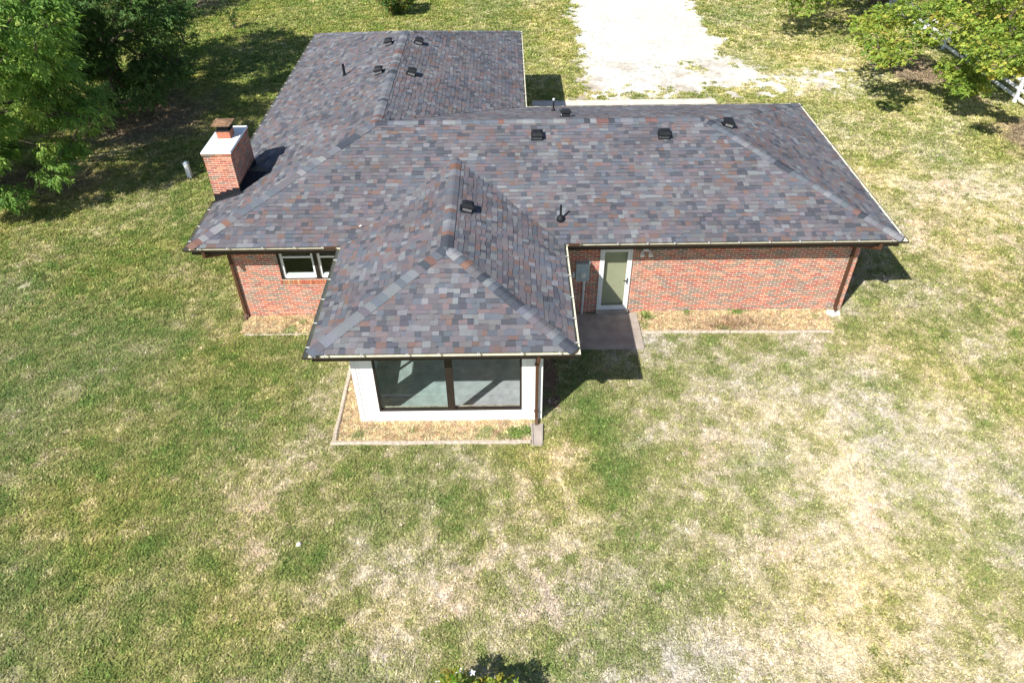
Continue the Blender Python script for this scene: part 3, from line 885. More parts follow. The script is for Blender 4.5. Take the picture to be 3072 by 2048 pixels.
b = MB(); b.box(dx0 + .045, dx1 - .045, yd + .10, yd + .145, .15, dz1 - .045); b.build('inner_door', M['doorbeige'], door)
b = MB(); b.box(a1 - .05, a1 - .02, yd - .045, yd - .03, 1.06, 1.26); b.bar((a1 - .035, yd - .06, 1.18), (a1 - .14, yd - .06, 1.18), .02, .02)
b.bar((a1 - .035, yd - .06, 1.17), (a1 - .035, yd - .03, 1.17), .02, .02)
b.build('handle', M['black'], door)
b = MB(); b.box(dx0 - .02, dx1 + .03, wallF - .12, wallF + .2, -.05, .118); b.build('door_step', M['concrete'], house)

# electric meter and conduit
b = MB(); b.box(1.95, 2.33, wallF - .16, wallF + .005, 1.26, 1.84)
b.box(1.94, 2.34, wallF - .166, wallF + .003, 1.80, 1.85)
mt = b.build('electric_meter', M['meter'], house)
mt['label'] = 'grey electric meter box with round dial beside the door'
b = MB(); b.tube([(2.14, wallF - .16, 1.49), (2.14, wallF - .19, 1.49)], [.10, .095], 20); b.build('dial_ring', M['conduit'], mt)
b = MB(); b.tube([(2.14, wallF - .19, 1.49), (2.14, wallF - .25, 1.49), (2.14, wallF - .265, 1.49)], [.08, .075, .05], 20); b.build('dial', M['dial'], mt, smooth=False)
b = MB(); b.tube([(2.2, wallF - .08, 1.26), (2.2, wallF - .08, 1.14), (2.2, wallF - .08, 1.139)], [.045, .045, .034], 12)
b.tube([(2.2, wallF - .08, 1.14), (2.2, wallF - .08, 1.0), (2.19, wallF - .08, -.02)], [.036, .034, .034], 12)
b.tube([(2.2, wallF - .08, 1.0), (2.2, wallF - .08, .9)], [.044, .044], 12)
b.build('conduit', M['conduit'], mt)
b = MB(); b.box(1.86, 1.93, wallF - .07, wallF + .004, 1.32, 1.50); b.build('junction_box', M['vinyl'], mt)

def flood(x, z, two=True):
    b = MB(); b.box(x - .06, x + .06, wallF - .09, wallF + .003, z + .03, z + .10)
    o = b.build('flood_light', M['vinyl'], house)
    for dx in ((-.115, .115) if two else (0,)):
        l = MB(); l.tube([(x + dx * .5, wallF - .06, z + .05), (x + dx, wallF - .10, z + .02), (x + dx, wallF - .16, z - .02), (x + dx, wallF - .21, z - .05)], [.02, .035, .06, .065], 12)
        l.build('lamp_head', M['vinyl'], o)
flood(3.88, 2.16)

# ------------------------------------------------------------------ roof vents and pipes
def roof_frame(pi):
    A, B, C_, D_ = PL[pi]
    ux = (B - A) / np.linalg.norm(B - A); n = norms[pi]
    return ux, np.cross(n, ux), n
def on_plane(pi, x, y):
    A = PL[pi][0]; n = norms[pi]
    return np.array([x, y, A[2] - (n[0] * (x - A[0]) + n[1] * (y - A[1])) / n[2]])
def vent(pi, x, y):
    u, v, n = roof_frame(pi); o = on_plane(pi, x, y) + n * .014
    P = lambda a, c, d: o + u * a * .72 + v * c * .72 + n * d * 1.3
    b = MB(); b.hexa([P(-.25, -.22, 0), P(.25, -.22, 0), P(.25, .26, 0), P(-.25, .26, 0), P(-.25, -.22, .006), P(.25, -.22, .006), P(.25, .26, .006), P(-.25, .26, .006)])
    ve = b.build('roof_vent', M['black'], house)
    b = MB(); t, bt = .19, .2
    b.hexa([P(-t, -.17, .006), P(t, -.17, .006), P(t, .16, .006), P(-t, .16, .006), P(-t, -.17, .10), P(t, -.17, .10), P(t, .16, .10), P(-t, .16, .10)])
    b.build('collar', M['flash'], ve)
    b = MB()
    for k in range(9):
        a = -.165 + k * .041
        b.hexa([P(a, -.176, .02), P(a + .016, -.176, .02), P(a + .016, -.171, .02), P(a, -.171, .02), P(a, -.176, .09), P(a + .016, -.176, .09), P(a + .016, -.171, .09), P(a, -.171, .09)])
        c = -.155 + k * .037
        for s in (-1, 1):
            e0, e1 = (t + .001, t + .006) if s > 0 else (-t - .006, -t - .001)
            b.hexa([P(e0, c, .02), P(e1, c, .02), P(e1, c + .014, .02), P(e0, c + .014, .02), P(e0, c, .09), P(e1, c, .09), P(e1, c + .014, .09), P(e0, c + .014, .09)])
    b.build('grille', M['grille'], ve)
    b = MB()
    b.hexa([P(-.24, -.22, .10), P(.24, -.22, .10), P(.24, .22, .085), P(-.24, .22, .085), P(-.235, -.215, .13), P(.235, -.215, .13), P(.235, .22, .11), P(-.235, .22, .11)])
    b.hexa([P(-.235, -.215, .13), P(.235, -.215, .13), P(.235, .22, .11), P(-.235, .22, .11), P(-.15, -.12, .175), P(.15, -.12, .175), P(.15, .14, .155), P(-.15, .14, .155)], skip=(0,))
    b.build('hood', M['black'], ve)
for a in [(0, .93, 5.3), (0, 4.69, 5.28), (1, 6.72, 5.95), (2, 1.89, 6.95), (5, -4.42, 13.6), (5, -4.40, 10.55), (3, -3.33, 13.75), (3, -3.30, 10.5), (7, -1.05, 1.75)]:
    vent(*a)
def pipe(pi, x, y, hgt, r, boot, ball=False):
    o = on_plane(pi, x, y); n = norms[pi]
    b = MB(); b.tube([o - [0, 0, .1], o + [0, 0, hgt]], [r, r], 12)
    pp = b.build('vent_pipe', M['black'], house)
    b = MB()
    u, v, _ = roof_frame(pi)
    b.tube([o + n * .012, o + n * .02, o + [0, 0, boot * .75], o + [0, 0, boot * 1.15], o + [0, 0, boot * 1.35]], [boot, boot * .98, boot * .85, boot * .55, r * 1.15], 16)
    b.build('boot', M['black'], pp, smooth=True)
    if ball:
        b = MB(); b.tube([o + [0, 0, hgt - .01], o + [0, 0, hgt + .02], o + [0, 0, hgt + .06], o + [0, 0, hgt + .08]], [r, r * 1.7, r * 1.7, r * .5], 12); b.build('pipe_cap', M['conduit'], pp)
pipe(0, 1.47, 2.2, .46, .03, .115)
pipe(5, -5.89, 11.65, .42, .05, .075)
pipe(2, 1.62, 8.85, .38, .026, .08, True)
# dry leaf caught in the valley
b = MB(); o = on_plane(0, -4.02, 2.04) + norms[0] * .04
b.face([o, o + [.05, .02, .03], o + [.10, .0, .02], o + [.05, -.03, .0]]); b.face([o, o + [.05, -.03, .0], o + [.03, -.06, .03]])
tag(b.build('dry_leaf', M['stone']), 'small pale dry leaf lying in the left valley of the roof', 'leaf')

# ------------------------------------------------------------------ yard: patio, beds, timbers, blocks
b = MB(); b.box(1.5, 3.82, .34, wallF - .125, -.1, .045); tag(b.build('patio', M['concrete']), kind='structure')
BEDS = [(-7.75, -4.42, 1.26, wallF - .01), (-4.26, sunL - .01, -3.0, 1.26), (sunL - .01, .50, -3.0, sunF - .03), (3.86, 9.45, 1.12, wallF - .01)]
for (x0, x1, y0, y1) in BEDS:
    b = MB()
    nx_, ny_ = max(2, int((x1 - x0) / .15)), max(2, int((y1 - y0) / .15))
    gx = np.linspace(x0, x1, nx_); gy = np.linspace(y0, y1, ny_)
    zz = lambda x, y: .016 + .014 * float(fbm(np.array(x), np.array(y), .4, 301, 2))
    for i in range(nx_ - 1):
        for j in range(ny_ - 1):
            b.face([(gx[i], gy[j], zz(gx[i], gy[j])), (gx[i + 1], gy[j], zz(gx[i + 1], gy[j])), (gx[i + 1], gy[j + 1], zz(gx[i + 1], gy[j + 1])), (gx[i], gy[j + 1], zz(gx[i], gy[j + 1]))])
    tag(b.build('planting_bed', M['straw'] if 'straw' in M else M['soil']), kind='structure')
b = MB(); b.box(sunR + .02, 1.48, .2, wallF - .01, -.05, .014); b.box(sunR + .02, 1.35, -1.9, .2, -.05, .014); tag(b.build('bare_earth', M['soil']), kind='structure')

def timber(p, q, w, hh, label, m='timber'):
    p = np.array(p, float); q = np.array(q, float)
    b = MB(); nseg = max(3, int(np.linalg.norm(q - p) / .35))
    d = (q - p) / np.linalg.norm(q - p); sd = np.cross(d, [0, 0, 1])
    rr = []
    for i in range(nseg + 1):
        c = p + (q - p) * i / nseg + sd * random.uniform(-.012, .012)
        z1 = hh + random.uniform(-.01, .008); ww = w / 2 + random.uniform(-.006, .006); ch = .022
        rr.append([c - sd * ww + [0, 0, -.04], c - sd * ww + [0, 0, z1 - ch], c - sd * (ww - ch) + [0, 0, z1], c + sd * (ww - ch) + [0, 0, z1], c + sd * ww + [0, 0, z1 - ch], c + sd * ww + [0, 0, -.04]])
    for r0, r1 in zip(rr[:-1], rr[1:]):
        for k in range(5): b.face([r0[k], r1[k], r1[k + 1], r0[k + 1]])
    b.face(rr[0]); b.face(list(reversed(rr[-1])))
    o = b.build('edging_timber', M[m]); tag(o, label, 'timber', 'bed edging timbers')
timber((-4.31, 1.2, 0), (-4.30, -2.98, 0), .10, .09, 'weathered edging timber running along the left side of the sunroom bed')
timber((-4.36, -3.07, 0), (.52, -3.10, 0), .11, .085, 'long weathered edging timber in front of the sunroom bed')
timber((-7.62, 1.21, 0), (-4.5, 1.20, 0), .09, .035, 'low pale edging strip below the left window bed')
timber((3.87, 1.08, 0), (6.36, 1.06, 0), .11, .075, 'pale edging timber in front of right bed, nearest the patio')
timber((6.39, 1.06, 0), (9.35, 1.02, 0), .11, .06, 'pale edging timber in front of right bed, farther from the patio')
b = MB(); b.hexa([(.53, -3.22, -.02), (.83, -3.22, -.02), (.87, -2.5, -.02), (.53, -2.5, -.02), (.55, -3.2, .035), (.81, -3.2, .035), (.85, -2.52, .06), (.55, -2.52, .06)])
b.hexa([(.55, -3.2, .036), (.59, -3.2, .036), (.59, -2.52, .061), (.55, -2.52, .061), (.55, -3.2, .055), (.585, -3.2, .055), (.585, -2.52, .085), (.55, -2.52, .085)])
b.hexa([(.77, -3.2, .036), (.81, -3.2, .036), (.85, -2.52, .061), (.81, -2.52, .061), (.775, -3.2, .055), (.81, -3.2, .055), (.85, -2.52, .085), (.815, -2.52, .085)])
tag(b.build('splash_block', M['concrete']), 'grey concrete splash block under the sunroom downspout', 'splash block')
def rock(x, y, r, label, m='stone', sq=(1, 1, .6)):
    b = MB(); R_ = np.random.default_rng(int(abs(x * 1000) + abs(y * 10)))
    nn, mm = 9, 6
    ring = []
    ph = R_.uniform(.75, 1.2, (mm + 1, nn))
    for i in range(mm + 1):
        t = math.pi * i / mm
        ring.append([(x + r * sq[0] * math.sin(t) * math.cos(2 * math.pi * k / nn) * ph[i, k], y + r * sq[1] * math.sin(t) * math.sin(2 * math.pi * k / nn) * ph[i, k], r * sq[2] * (math.cos(t) * ph[i, 0] + .55)) for k in range(nn)])
    for i in range(mm):
        for k in range(nn): b.face([ring[i][k], ring[i + 1][k], ring[i + 1][(k + 1) % nn], ring[i][(k + 1) % nn]])
    return tag(b.build('stone', M[m]), label, 'stone')
rock(-4.54, -5.95, .062, 'small white stone alone in the lawn in front of the sunroom')
rock(-5.05, -5.85, .03, 'tiny pale stone in the lawn left of the white stone')
b = MB(); b.hexa([(9.42, 1.78, -.02), (9.66, 1.75, -.02), (9.68, 1.93, -.02), (9.43, 1.95, -.02), (9.44, 1.8, .09), (9.65, 1.77, .08), (9.66, 1.91, .10), (9.45, 1.93, .10)])
tag(b.build('white_block', M['white']), 'white block on the ground beside the right hand downspout', 'block')
b = MB(); b.hexa([(9.69, 1.76, -.02), (9.83, 1.78, -.02), (9.83, 1.93, -.02), (9.70, 1.94, -.02), (9.70, 1.78, .08), (9.82, 1.79, .07), (9.82, 1.92, .08), (9.71, 1.93, .09)])
tag(b.build('white_block', M['white']), 'smaller white block right under the right hand downspout', 'block')

# utility pedestal
ped = thing('utility_pedestal', 'short white utility post standing on the lawn near the chimney', 'post', (-12.4, 11.05, 0))
b = MB(); b.box(-12.48, -12.32, 10.97, 11.13, -.1, .60); b.build('body', M['fence'], ped)
b = MB(); b.hexa([(-12.50, 10.95, .60), (-12.30, 10.95, .60), (-12.30, 11.15, .60), (-12.50, 11.15, .60), (-12.47, 10.98, .66), (-12.33, 10.98, .66), (-12.33, 11.12, .66), (-12.47, 11.12, .66)]); b.build('cap', M['meter'], ped)

# white rail fence under the oaks
fence = thing('rail_fence', 'white three rail fence under the trees at the right', 'fence', (23.3, 20, 0))
for k in range(11):
    y = 10.2 + k * 2.4
    b = MB(); b.box(23.24, 23.37, y - .065, y + .065, -.2, 1.12)
    po = b.build('post', M['fence'], fence)
    b = MB(); b.hexa([(23.22, y - .085, 1.12), (23.39, y - .085, 1.12), (23.39, y + .085, 1.12), (23.22, y + .085, 1.12), (23.30, y - .01, 1.2), (23.31, y - .01, 1.2), (23.31, y + .01, 1.2), (23.30, y + .01, 1.2)]); b.build('post_cap', M['fence'], po)
    if k < 10:
        for z in (.28, .64, 1.0):
            b = MB(); b.box(23.285, 23.325, y + .067, y + 2.333, z - .06, z + .06); b.build('rail', M['fence'], fence)

# ------------------------------------------------------------------ trees
def mesh_np(name, V, F, colr, m, parent):
    me = bpy.data.meshes.new(name)
    nv, nf = len(V), len(F)
    me.vertices.add(nv); me.vertices.foreach_set('co', np.ascontiguousarray(V, np.float32).ravel())
    me.loops.add(nf * 4); me.loops.foreach_set('vertex_index', np.ascontiguousarray(F, np.int32).ravel())
    me.polygons.add(nf); me.polygons.foreach_set('loop_start', np.arange(0, nf * 4, 4, dtype=np.int32))
    me.update(calc_edges=True)
    at = me.attributes.new('col', 'FLOAT_COLOR', 'FACE')
    arr = np.ones((nf, 4), np.float32); arr[:, :3] = colr
    at.data.foreach_set('color', arr.ravel())
    me.materials.append(m)
    return link(name, me, parent)

def leaves(base, outd, R_, n_leaf, ll, lw, spray, droop, flat):
    """base (n,3) spray starts, outd (n,3) outward unit vectors -> quads"""
    n = len(base)
    d = outd + R_.normal(0, .45, (n, 3)); d[:, 2] = d[:, 2] * .5 - droop + R_.normal(0, .18, n)
    d /= np.linalg.norm(d, axis=1)[:, None]
    up = np.tile([0, 0, 1.0], (n, 1)) + R_.normal(0, .35, (n, 3))
    s = np.cross(d, up); s /= np.linalg.norm(s, axis=1)[:, None]
    u = np.cross(s, d)
    VV = []
    for k in range(n_leaf):
        t = (k // 2 + .6) / (n_leaf / 2) * spray
        sg = 1 if k % 2 else -1
        ang = R_.uniform(.5, 1.1, n)[:, None] * sg
        if k == n_leaf - 1: ang = R_.uniform(-.2, .2, n)[:, None]
        ld = d * np.cos(ang) + s * np.sin(ang) + u * R_.normal(flat, .30, n)[:, None]
        ld[:, 2] -= droop * .45
        ld /= np.linalg.norm(ld, axis=1)[:, None]
        sd = np.cross(ld, u + R_.normal(0, .35, (n, 3))); sd /= np.linalg.norm(sd, axis=1)[:, None]
        L_ = (ll * R_.uniform(.7, 1.2, n))[:, None]; Wd = (lw * R_.uniform(.75, 1.2, n))[:, None]
        o = base + d * t * R_.uniform(.8, 1.2, n)[:, None]
        tip = o + ld * L_; tip[:, 2] -= .18 * L_[:, 0]
        mid = o + ld * L_ * .48
        VV.append(np.stack([o, mid + sd * Wd * .5, tip, mid - sd * Wd * .5], 1))
    return np.concatenate(VV, 0), n_leaf

def tree(name, label, base, trunk_h, crown, n_tip, per_tip, R_seed, pal, style, extra=(), trunk_r=.28, tip_r=.75, minz=1.0, group=None, xtip=1.0):
    """crown = (cx,cy,cz,rx,ry,rz)"""
    R_ = np.random.default_rng(R_seed)
    t = thing(name, label, 'tree', base, group)
    cx, cy, cz, rx, ry, rz = crown
    tips = []
    tries = 0
    while len(tips) < n_tip and tries < 40000:
        tries += 1
        v = R_.normal(0, 1, 3); v /= np.linalg.norm(v)
        r = R_.uniform(.62, 1.0) ** .6
        lump = .82 + .36 * math.sin(3.1 * v[0] + R_seed) * math.cos(2.7 * v[1] + 1.3 * R_seed) + .12 * math.sin(5 * v[2])
        p = np.array([cx + rx * v[0] * r * lump, cy + ry * v[1] * r * lump, cz + rz * v[2] * r])
        if p[2] < minz: continue
        if any(np.sum((p - q) ** 2) < (tip_r * .62) ** 2 for q in tips): continue
        tips.append(p)
    tsc = np.ones(len(tips) + len(extra)); tsc[len(tips):] = xtip
    tips += [np.array(e, float) for e in extra]
    tips = np.array(tips)
    # trunk and limbs
    b = MB(); bx, by, _ = base
    tt = np.array([bx + R_.uniform(-.2, .2), by + R_.uniform(-.2, .2), trunk_h])
    top = np.array([cx, cy, cz + rz * .75])
    b.tube([(bx, by, -.2), (bx, by, .15), tuple(np.array([bx, by, 0]) * .5 + tt * .5), tuple(tt), tuple(tt * .5 + top * .5), tuple(top)],
           [trunk_r * 1.5, trunk_r * 1.1, trunk_r * .95, trunk_r * .85, trunk_r * .5, trunk_r * .1], 9)
    nl = 14
    hubs = tips[R_.choice(len(tips), min(nl, len(tips)), replace=False)]
    axis = lambda s: tt * (1 - s) + top * s
    hubmids = []
    for hb in hubs:
        s0 = np.clip((hb[2] - trunk_h) / max(.1, top[2] - trunk_h) - .35, 0, .8)
        a = axis(s0); m1 = a * .55 + hb * .45 + [0, 0, .45]
        end = hb
        b.tube([a, m1, end], [trunk_r * .38, trunk_r * .24, .02], 6, cap=False)
        hubmids += [a * .75 + m1 * .25, m1, m1 * .5 + end * .5, end]
    hubmids = np.array(hubmids)
    nodes = list(hubmids)
    for p in sorted(tips, key=lambda q: float(np.min(np.sum((hubmids - q) ** 2, 1)))):
        nn_ = np.array(nodes); dd_ = np.sum((nn_ - p) ** 2, 1); dd_[dd_ < .01] = 1e9
        a = nn_[np.argmin(dd_)]; nodes.append(p)
        m1 = (a + p) / 2 + R_.normal(0, .12, 3) + [0, 0, .12]
        b.tube([a, m1, p], [.045, .028, .01], 4, cap=False)
        for q in range(3):
            b.tube([m1 * .4 + p * .6, p + R_.normal(0, tip_r * .5, 3)], [.014, .005], 3, cap=False)
    b.build('trunk', M['bark'], t)
    # sprays
    n = len(tips) * per_tip
    ti = np.repeat(np.arange(len(tips)), per_tip)
    off = R_.normal(0, 1, (n, 3)); off /= np.linalg.norm(off, axis=1)[:, None]
    rad = tip_r * R_.uniform(.25, 1.0, n) ** .7 * (.7 + .6 * R_.random(len(tips)))[ti] * tsc[ti]
    pos = tips[ti] + off * rad[:, None] * np.array([1, 1, .62])
    out = pos - np.array([cx, cy, cz - rz * .3]); out /= np.linalg.norm(out, axis=1)[:, None]
    out = out * .6 + off * .6
    out /= np.linalg.norm(out, axis=1)[:, None]
    keep = pos[:, 2] > minz * .5
    pos, out, ti = pos[keep], out[keep], ti[keep]
    if style == 'pecan': Q, nlf = leaves(pos, out, R_, 9, .18, .055, .27, .5, 0)
    elif style == 'dense': Q, nlf = leaves(pos, out, R_, 7, .13, .062, .2, .3, .1)
    elif style == 'oak': Q, nlf = leaves(pos, out, R_, 7, .125, .082, .12, .05, .15)
    else: Q, nlf = leaves(pos, out, R_, 6, .07, .035, .1, 0.0, .2)
    nq = len(Q)
    V = Q.reshape(-1, 3)
    F = np.arange(nq * 4).reshape(-1, 4)
    tipv = R_.random(len(tips))[ti]; spv = R_.random(len(ti))
    mixv = np.tile(np.clip(.45 * tipv + .55 * spv, 0, 1), nlf)
    pal = np.array(pal); st = np.linspace(0, 1, len(pal))
    c = np.stack([np.interp(mixv, st, pal[:, k]) for k in range(3)], -1) * R_.uniform(.8, 1.2, (nq, 1))
    mesh_np('crown', V, F, np.clip(c, .005, .6), M['leaf'], t)
    return t

PEC = [(.085, .175, .038), (.135, .265, .052), (.195, .345, .066), (.29, .43, .09), (.43, .50, .13)]
DNS = [(.06, .13, .036), (.085, .17, .046), (.12, .21, .058), (.17, .25, .08)]
OAKTIPS = [(21.3, 22.9, 2.7), (15.7, 17.4, 3.1), (17.0, 19.8, 2.9), (15.4, 14.7, 3.1), (18.0, 19.8, 3.2), (17.4, 19.5, 3.0), (17.6, 17.3, 3.0), (21.6, 22.3, 2.9), (19.7, 20.9, 3.0), (16.5, 16.9, 3.0), (19.8, 22.9, 2.8), (18.1, 16.6, 3.3), (19.9, 19.8, 3.0), (15.9, 16.6, 2.8), (18.7, 20.0, 3.0), (16.1, 19.0, 3.1), (16.6, 15.9, 2.8), (17.4, 20.3, 3.2), (21.5, 17.7, 3.1), (20.0, 17.3, 3.9), (19.3, 15.0, 3.0), (20.6, 15.5, 3.3), (22.4, 20.2, 3.7), (18.5, 13.6, 3.9), (19.4, 12.7, 3.8), (22.2, 17.0, 3.1), (21.6, 17.8, 3.8), (21.9, 21.5, 3.2), (21.6, 17.0, 3.6), (22.2, 19.4, 3.1), (19.4, 16.5, 3.2), (20.1, 17.0, 3.4), (18.1, 11.8, 3.7), (19.4, 13.8, 3.5), (20.5, 18.9, 3.4), (23.9, 20.5, 3.6), (19.8, 13.2, 3.2), (21.3, 19.3, 3.8), (19.1, 16.6, 3.7), (22.7, 18.6, 3.6), (19.4, 15.8, 3.1), (23.4, 20.6, 3.6), (20.6, 15.6, 3.7), (20.4, 19.5, 3.5), (20.0, 16.1, 1.6), (20.5, 17.2, 1.7), (19.6, 16.6, 1.9), (20.1, 15.4, 1.6), (19.6, 16.2, 1.6), (19.3, 15.3, 1.6), (20.3, 16.0, 1.8), (19.6, 17.2, 1.7)]
OAK = [(.12, .21, .038), (.19, .30, .052), (.28, .38, .065), (.42, .46, .085), (.58, .42, .12)]
tree('pecan_tree', 'bright green tree with drooping leaves at the left edge', (-20.4, 10.6, 0), 2.4, (-19.8, 10.6, 5.2, 5.4, 5.6, 4.4), 185, 74, 3, PEC, 'pecan', tip_r=.68,
     extra=[(-16.0, 8.6, 1.6), (-15.7, 9.6, 2.0), (-17.2, 7.6, 1.2), (-18.3, 7.6, 1.1), (-15.2, 11.2, 3.2), (-15.0, 10.0, 2.9)])
tree('shade_tree', 'dark green dense tree behind the drooping tree at the left', (-18.6, 20.2, 0), 2.2, (-18.0, 19.4, 4.7, 4.4, 4.8, 4.2), 185, 85, 8, DNS, 'dense', tip_r=.7, minz=.8,
     extra=[(-15.6, 16.2, 1.4), (-16.4, 15.6, 1.2), (-14.6, 17.4, 1.8), (-14.9, 18.6, 1.6), (-17.3, 15.4, 1.6), (-16.0, 17.2, 1.0), (-17.2, 16.6, 1.1)])
tree('shade_tree', 'dark green tree at the top left corner, farther back', (-26.0, 29.0, 0), 2.4, (-25.5, 29.0, 5.4, 5.4, 5.2, 4.6), 120, 80, 15, DNS, 'dense', tip_r=.85, minz=1.3)
tree('oak_tree', 'oak with its trunk at the top edge right of the driveway', (22.8, 32.3, 0), 2.8, (21.6, 31.4, 6.6, 8.0, 7.0, 4.6), 150, 80, 23, OAK, 'oak', trunk_r=.45, tip_r=.95, minz=2.6,
     extra=[(16.4, 27.2, 2.0), (17.2, 27.6, 2.2), (15.6, 27.4, 1.9), (18.0, 27.0, 2.3), (15.9, 28.2, 2.4), (17.0, 28.4, 2.6), (18.8, 27.8, 2.6), (16.0, 26.4, 1.9), (19.4, 28.4, 2.9),
            (10.6, 21.6, 8.0), (11.8, 22.4, 8.2), (13.0, 21.8, 7.8), (12.4, 23.4, 8.6), (14.0, 23.2, 8.2), (15.0, 22.4, 7.8), (13.4, 24.6, 8.8), (15.2, 24.2, 8.6), (16.4, 23.4, 8.2), (11.2, 23.2, 8.8), (14.4, 21.4, 7.4), (16.2, 25.2, 9.0), (17.4, 24.4, 8.6)])
tree('oak_tree', 'yellow green oak boughs hanging over the white fence at the right', (26.5, 17.5, 0), 2.6, (25.4, 18.0, 5.6, 5.8, 6.4, 3.4), 120, 95, 29, OAK, 'oak', trunk_r=.42, tip_r=.72, minz=2.3,
     extra=OAKTIPS, xtip=.86)

def shrub(name, label, cat, base, r, hh, n, seed, pal, style='small', flowers=0):
    R_ = np.random.default_rng(seed)
    t = thing(name, label, cat, base)
    bx, by, _ = base
    b = MB()
    for k in range(14):
        a = R_.uniform(0, 6.28); e = R_.uniform(.3, .85)
        b.tube([(bx, by, -.05), (bx + math.cos(a) * r * .3 * e, by + math.sin(a) * r * .3 * e, hh * .5), (bx + math.cos(a) * r * e * .8, by + math.sin(a) * r * e * .8, hh * (.95 - .4 * e))], [.025, .018, .006], 5, cap=False)
    b.build('stems', M['bark'], t)
    v = R_.normal(0, 1, (n, 3)); v /= np.linalg.norm(v, axis=1)[:, None]
    rr = R_.uniform(.45, 1.0, n) ** .5 * (.85 + .2 * np.sin(v[:, 0] * 5 + 1) * np.cos(v[:, 1] * 4))
    pos = np.stack([bx + v[:, 0] * r * rr, by + v[:, 1] * r * rr, hh * .52 + v[:, 2] * hh * .48 * rr], -1)
    Q, nlf = leaves(pos, v, R_, 6, .085 if style == 'small' else .10, .045, .11, .05, .15)
    c = np.stack([np.interp(np.tile(R_.random(n), nlf), np.linspace(0, 1, len(pal)), np.array(pal)[:, k]) for k in range(3)], -1)
    mesh_np('foliage', Q.reshape(-1, 3), np.arange(len(Q) * 4).reshape(-1, 4), c, M['leaf'], t)
    return t
shrub('round_bush', 'round green bush at the top edge beyond the house', 'bush', (-6.5, 32.2, 0), 1.25, 2.0, 2600, 41, [(.045, .09, .02), (.085, .155, .03), (.14, .20, .04), (.20, .22, .06)])
fl = shrub('flowering_shrub', 'yellow green flowering shrub at the bottom edge of the lawn', 'shrub', (-.62, -9.95, 0), .88, 1.25, 1000, 43, [(.12, .2, .03), (.2, .3, .04), (.32, .38, .05)])
for k, (px_, py_, pz_) in enumerate([(-1.28, -9.28, .62), (-.98, -9.2, .75), (-.86, -9.18, .85), (-.68, -9.2, .82), (-.42, -9.3, .66), (-1.1, -9.7, 1.0), (-.6, -9.8, 1.08)]):
    b = MB(); R_ = np.random.default_rng(k)
    for i in range(5):
        a = i * 1.2566 + k; ca, sa = math.cos(a), math.sin(a)
        b.face([(px_, py_, pz_), (px_ + .045 * math.cos(a - .45), py_ + .045 * math.sin(a - .45), pz_ + .02), (px_ + .065 * ca, py_ + .065 * sa, pz_ + .015), (px_ + .045 * math.cos(a + .45), py_ + .045 * math.sin(a + .45), pz_ + .02)])
    b.build('blossom', M['petal'], fl)
# sapling beyond the house
sp_ = thing('sapling', 'thin young sapling on the lawn at the top left', 'sapling', (-15.8, 29.5, 0))
b = MB(); R_ = np.random.default_rng(5); pos = []
for k in range(4):
    e = np.array([-15.8 + (k - 1.5) * .22, 29.5 + R_.uniform(-.2, .2), R_.uniform(1.0, 1.6)])
    b.tube([(-15.8, 29.5, -.05), ((-15.8 + e[0]) / 2, (29.5 + e[1]) / 2, e[2] * .55), e], [.018, .012, .004], 5, cap=False)
    for i in range(26): 
        s = R_.uniform(.25, 1); pos.append(np.array([-15.8, 29.5, 0]) * (1 - s) + e * s + R_.normal(0, .06, 3))
b.build('stems', M['bark'], sp_)
pos = np.array(pos); v = R_.normal(0, 1, pos.shape); v /= np.linalg.norm(v, axis=1)[:, None]
Q, nlf = leaves(pos, v, R_, 6, .11, .05, .10, .1, .1)
mesh_np('foliage', Q.reshape(-1, 3), np.arange(len(Q) * 4).reshape(-1, 4), np.tile([[.07, .13, .03]], (len(Q), 1)), M['leaf'], sp_)

# dead weed stalk by the patio, fallen branches under the left tree
b = MB()
b.tube([(3.9, 1.62, 0), (3.92, 1.6, .22), (3.86, 1.63, .45)], [.012, .009, .004], 5); b.tube([(3.92, 1.6, .2), (4.04, 1.62, .3)], [.006, .003], 4); b.tube([(3.9, 1.6, .12), (3.97, 1.5, .2)], [.006, .003], 4)
b.tube([(3.95, 1.45, .0), (4.02, 1.4, .09), (4.1, 1.46, .05)], [.006, .006, .003], 4)
tag(b.build('dead_weed', M['twig']), 'dead dark weed stalk standing at the corner of the patio', 'weed')
for k, lab in enumerate(['long bare branch fallen under the left tree', 'short bare twig fallen nearest the left edge']):
    b = MB(); R_ = np.random.default_rng(60 + k)
    x0, y0 = (-17.0, 9.2) if k == 0 else (-18.6, 9.0)
    p = np.array([x0, y0, .05]); d = np.array([-.9, .25, .05])
    pts = [p + d * s + R_.normal(0, .04, 3) * [1, 1, .4] for s in np.linspace(0, 1.5 if k == 0 else .9, 6)]
    b.tube(pts, [.03, .028, .024, .02, .014, .006], 6)
    for q in pts[1:5]: b.tube([q, q + R_.normal(0, .3, 3) * [1, 1, .3] + [0, 0, .1]], [.012, .004], 4)
    tag(b.build('fallen_branch', M['bark']), lab, 'branch')

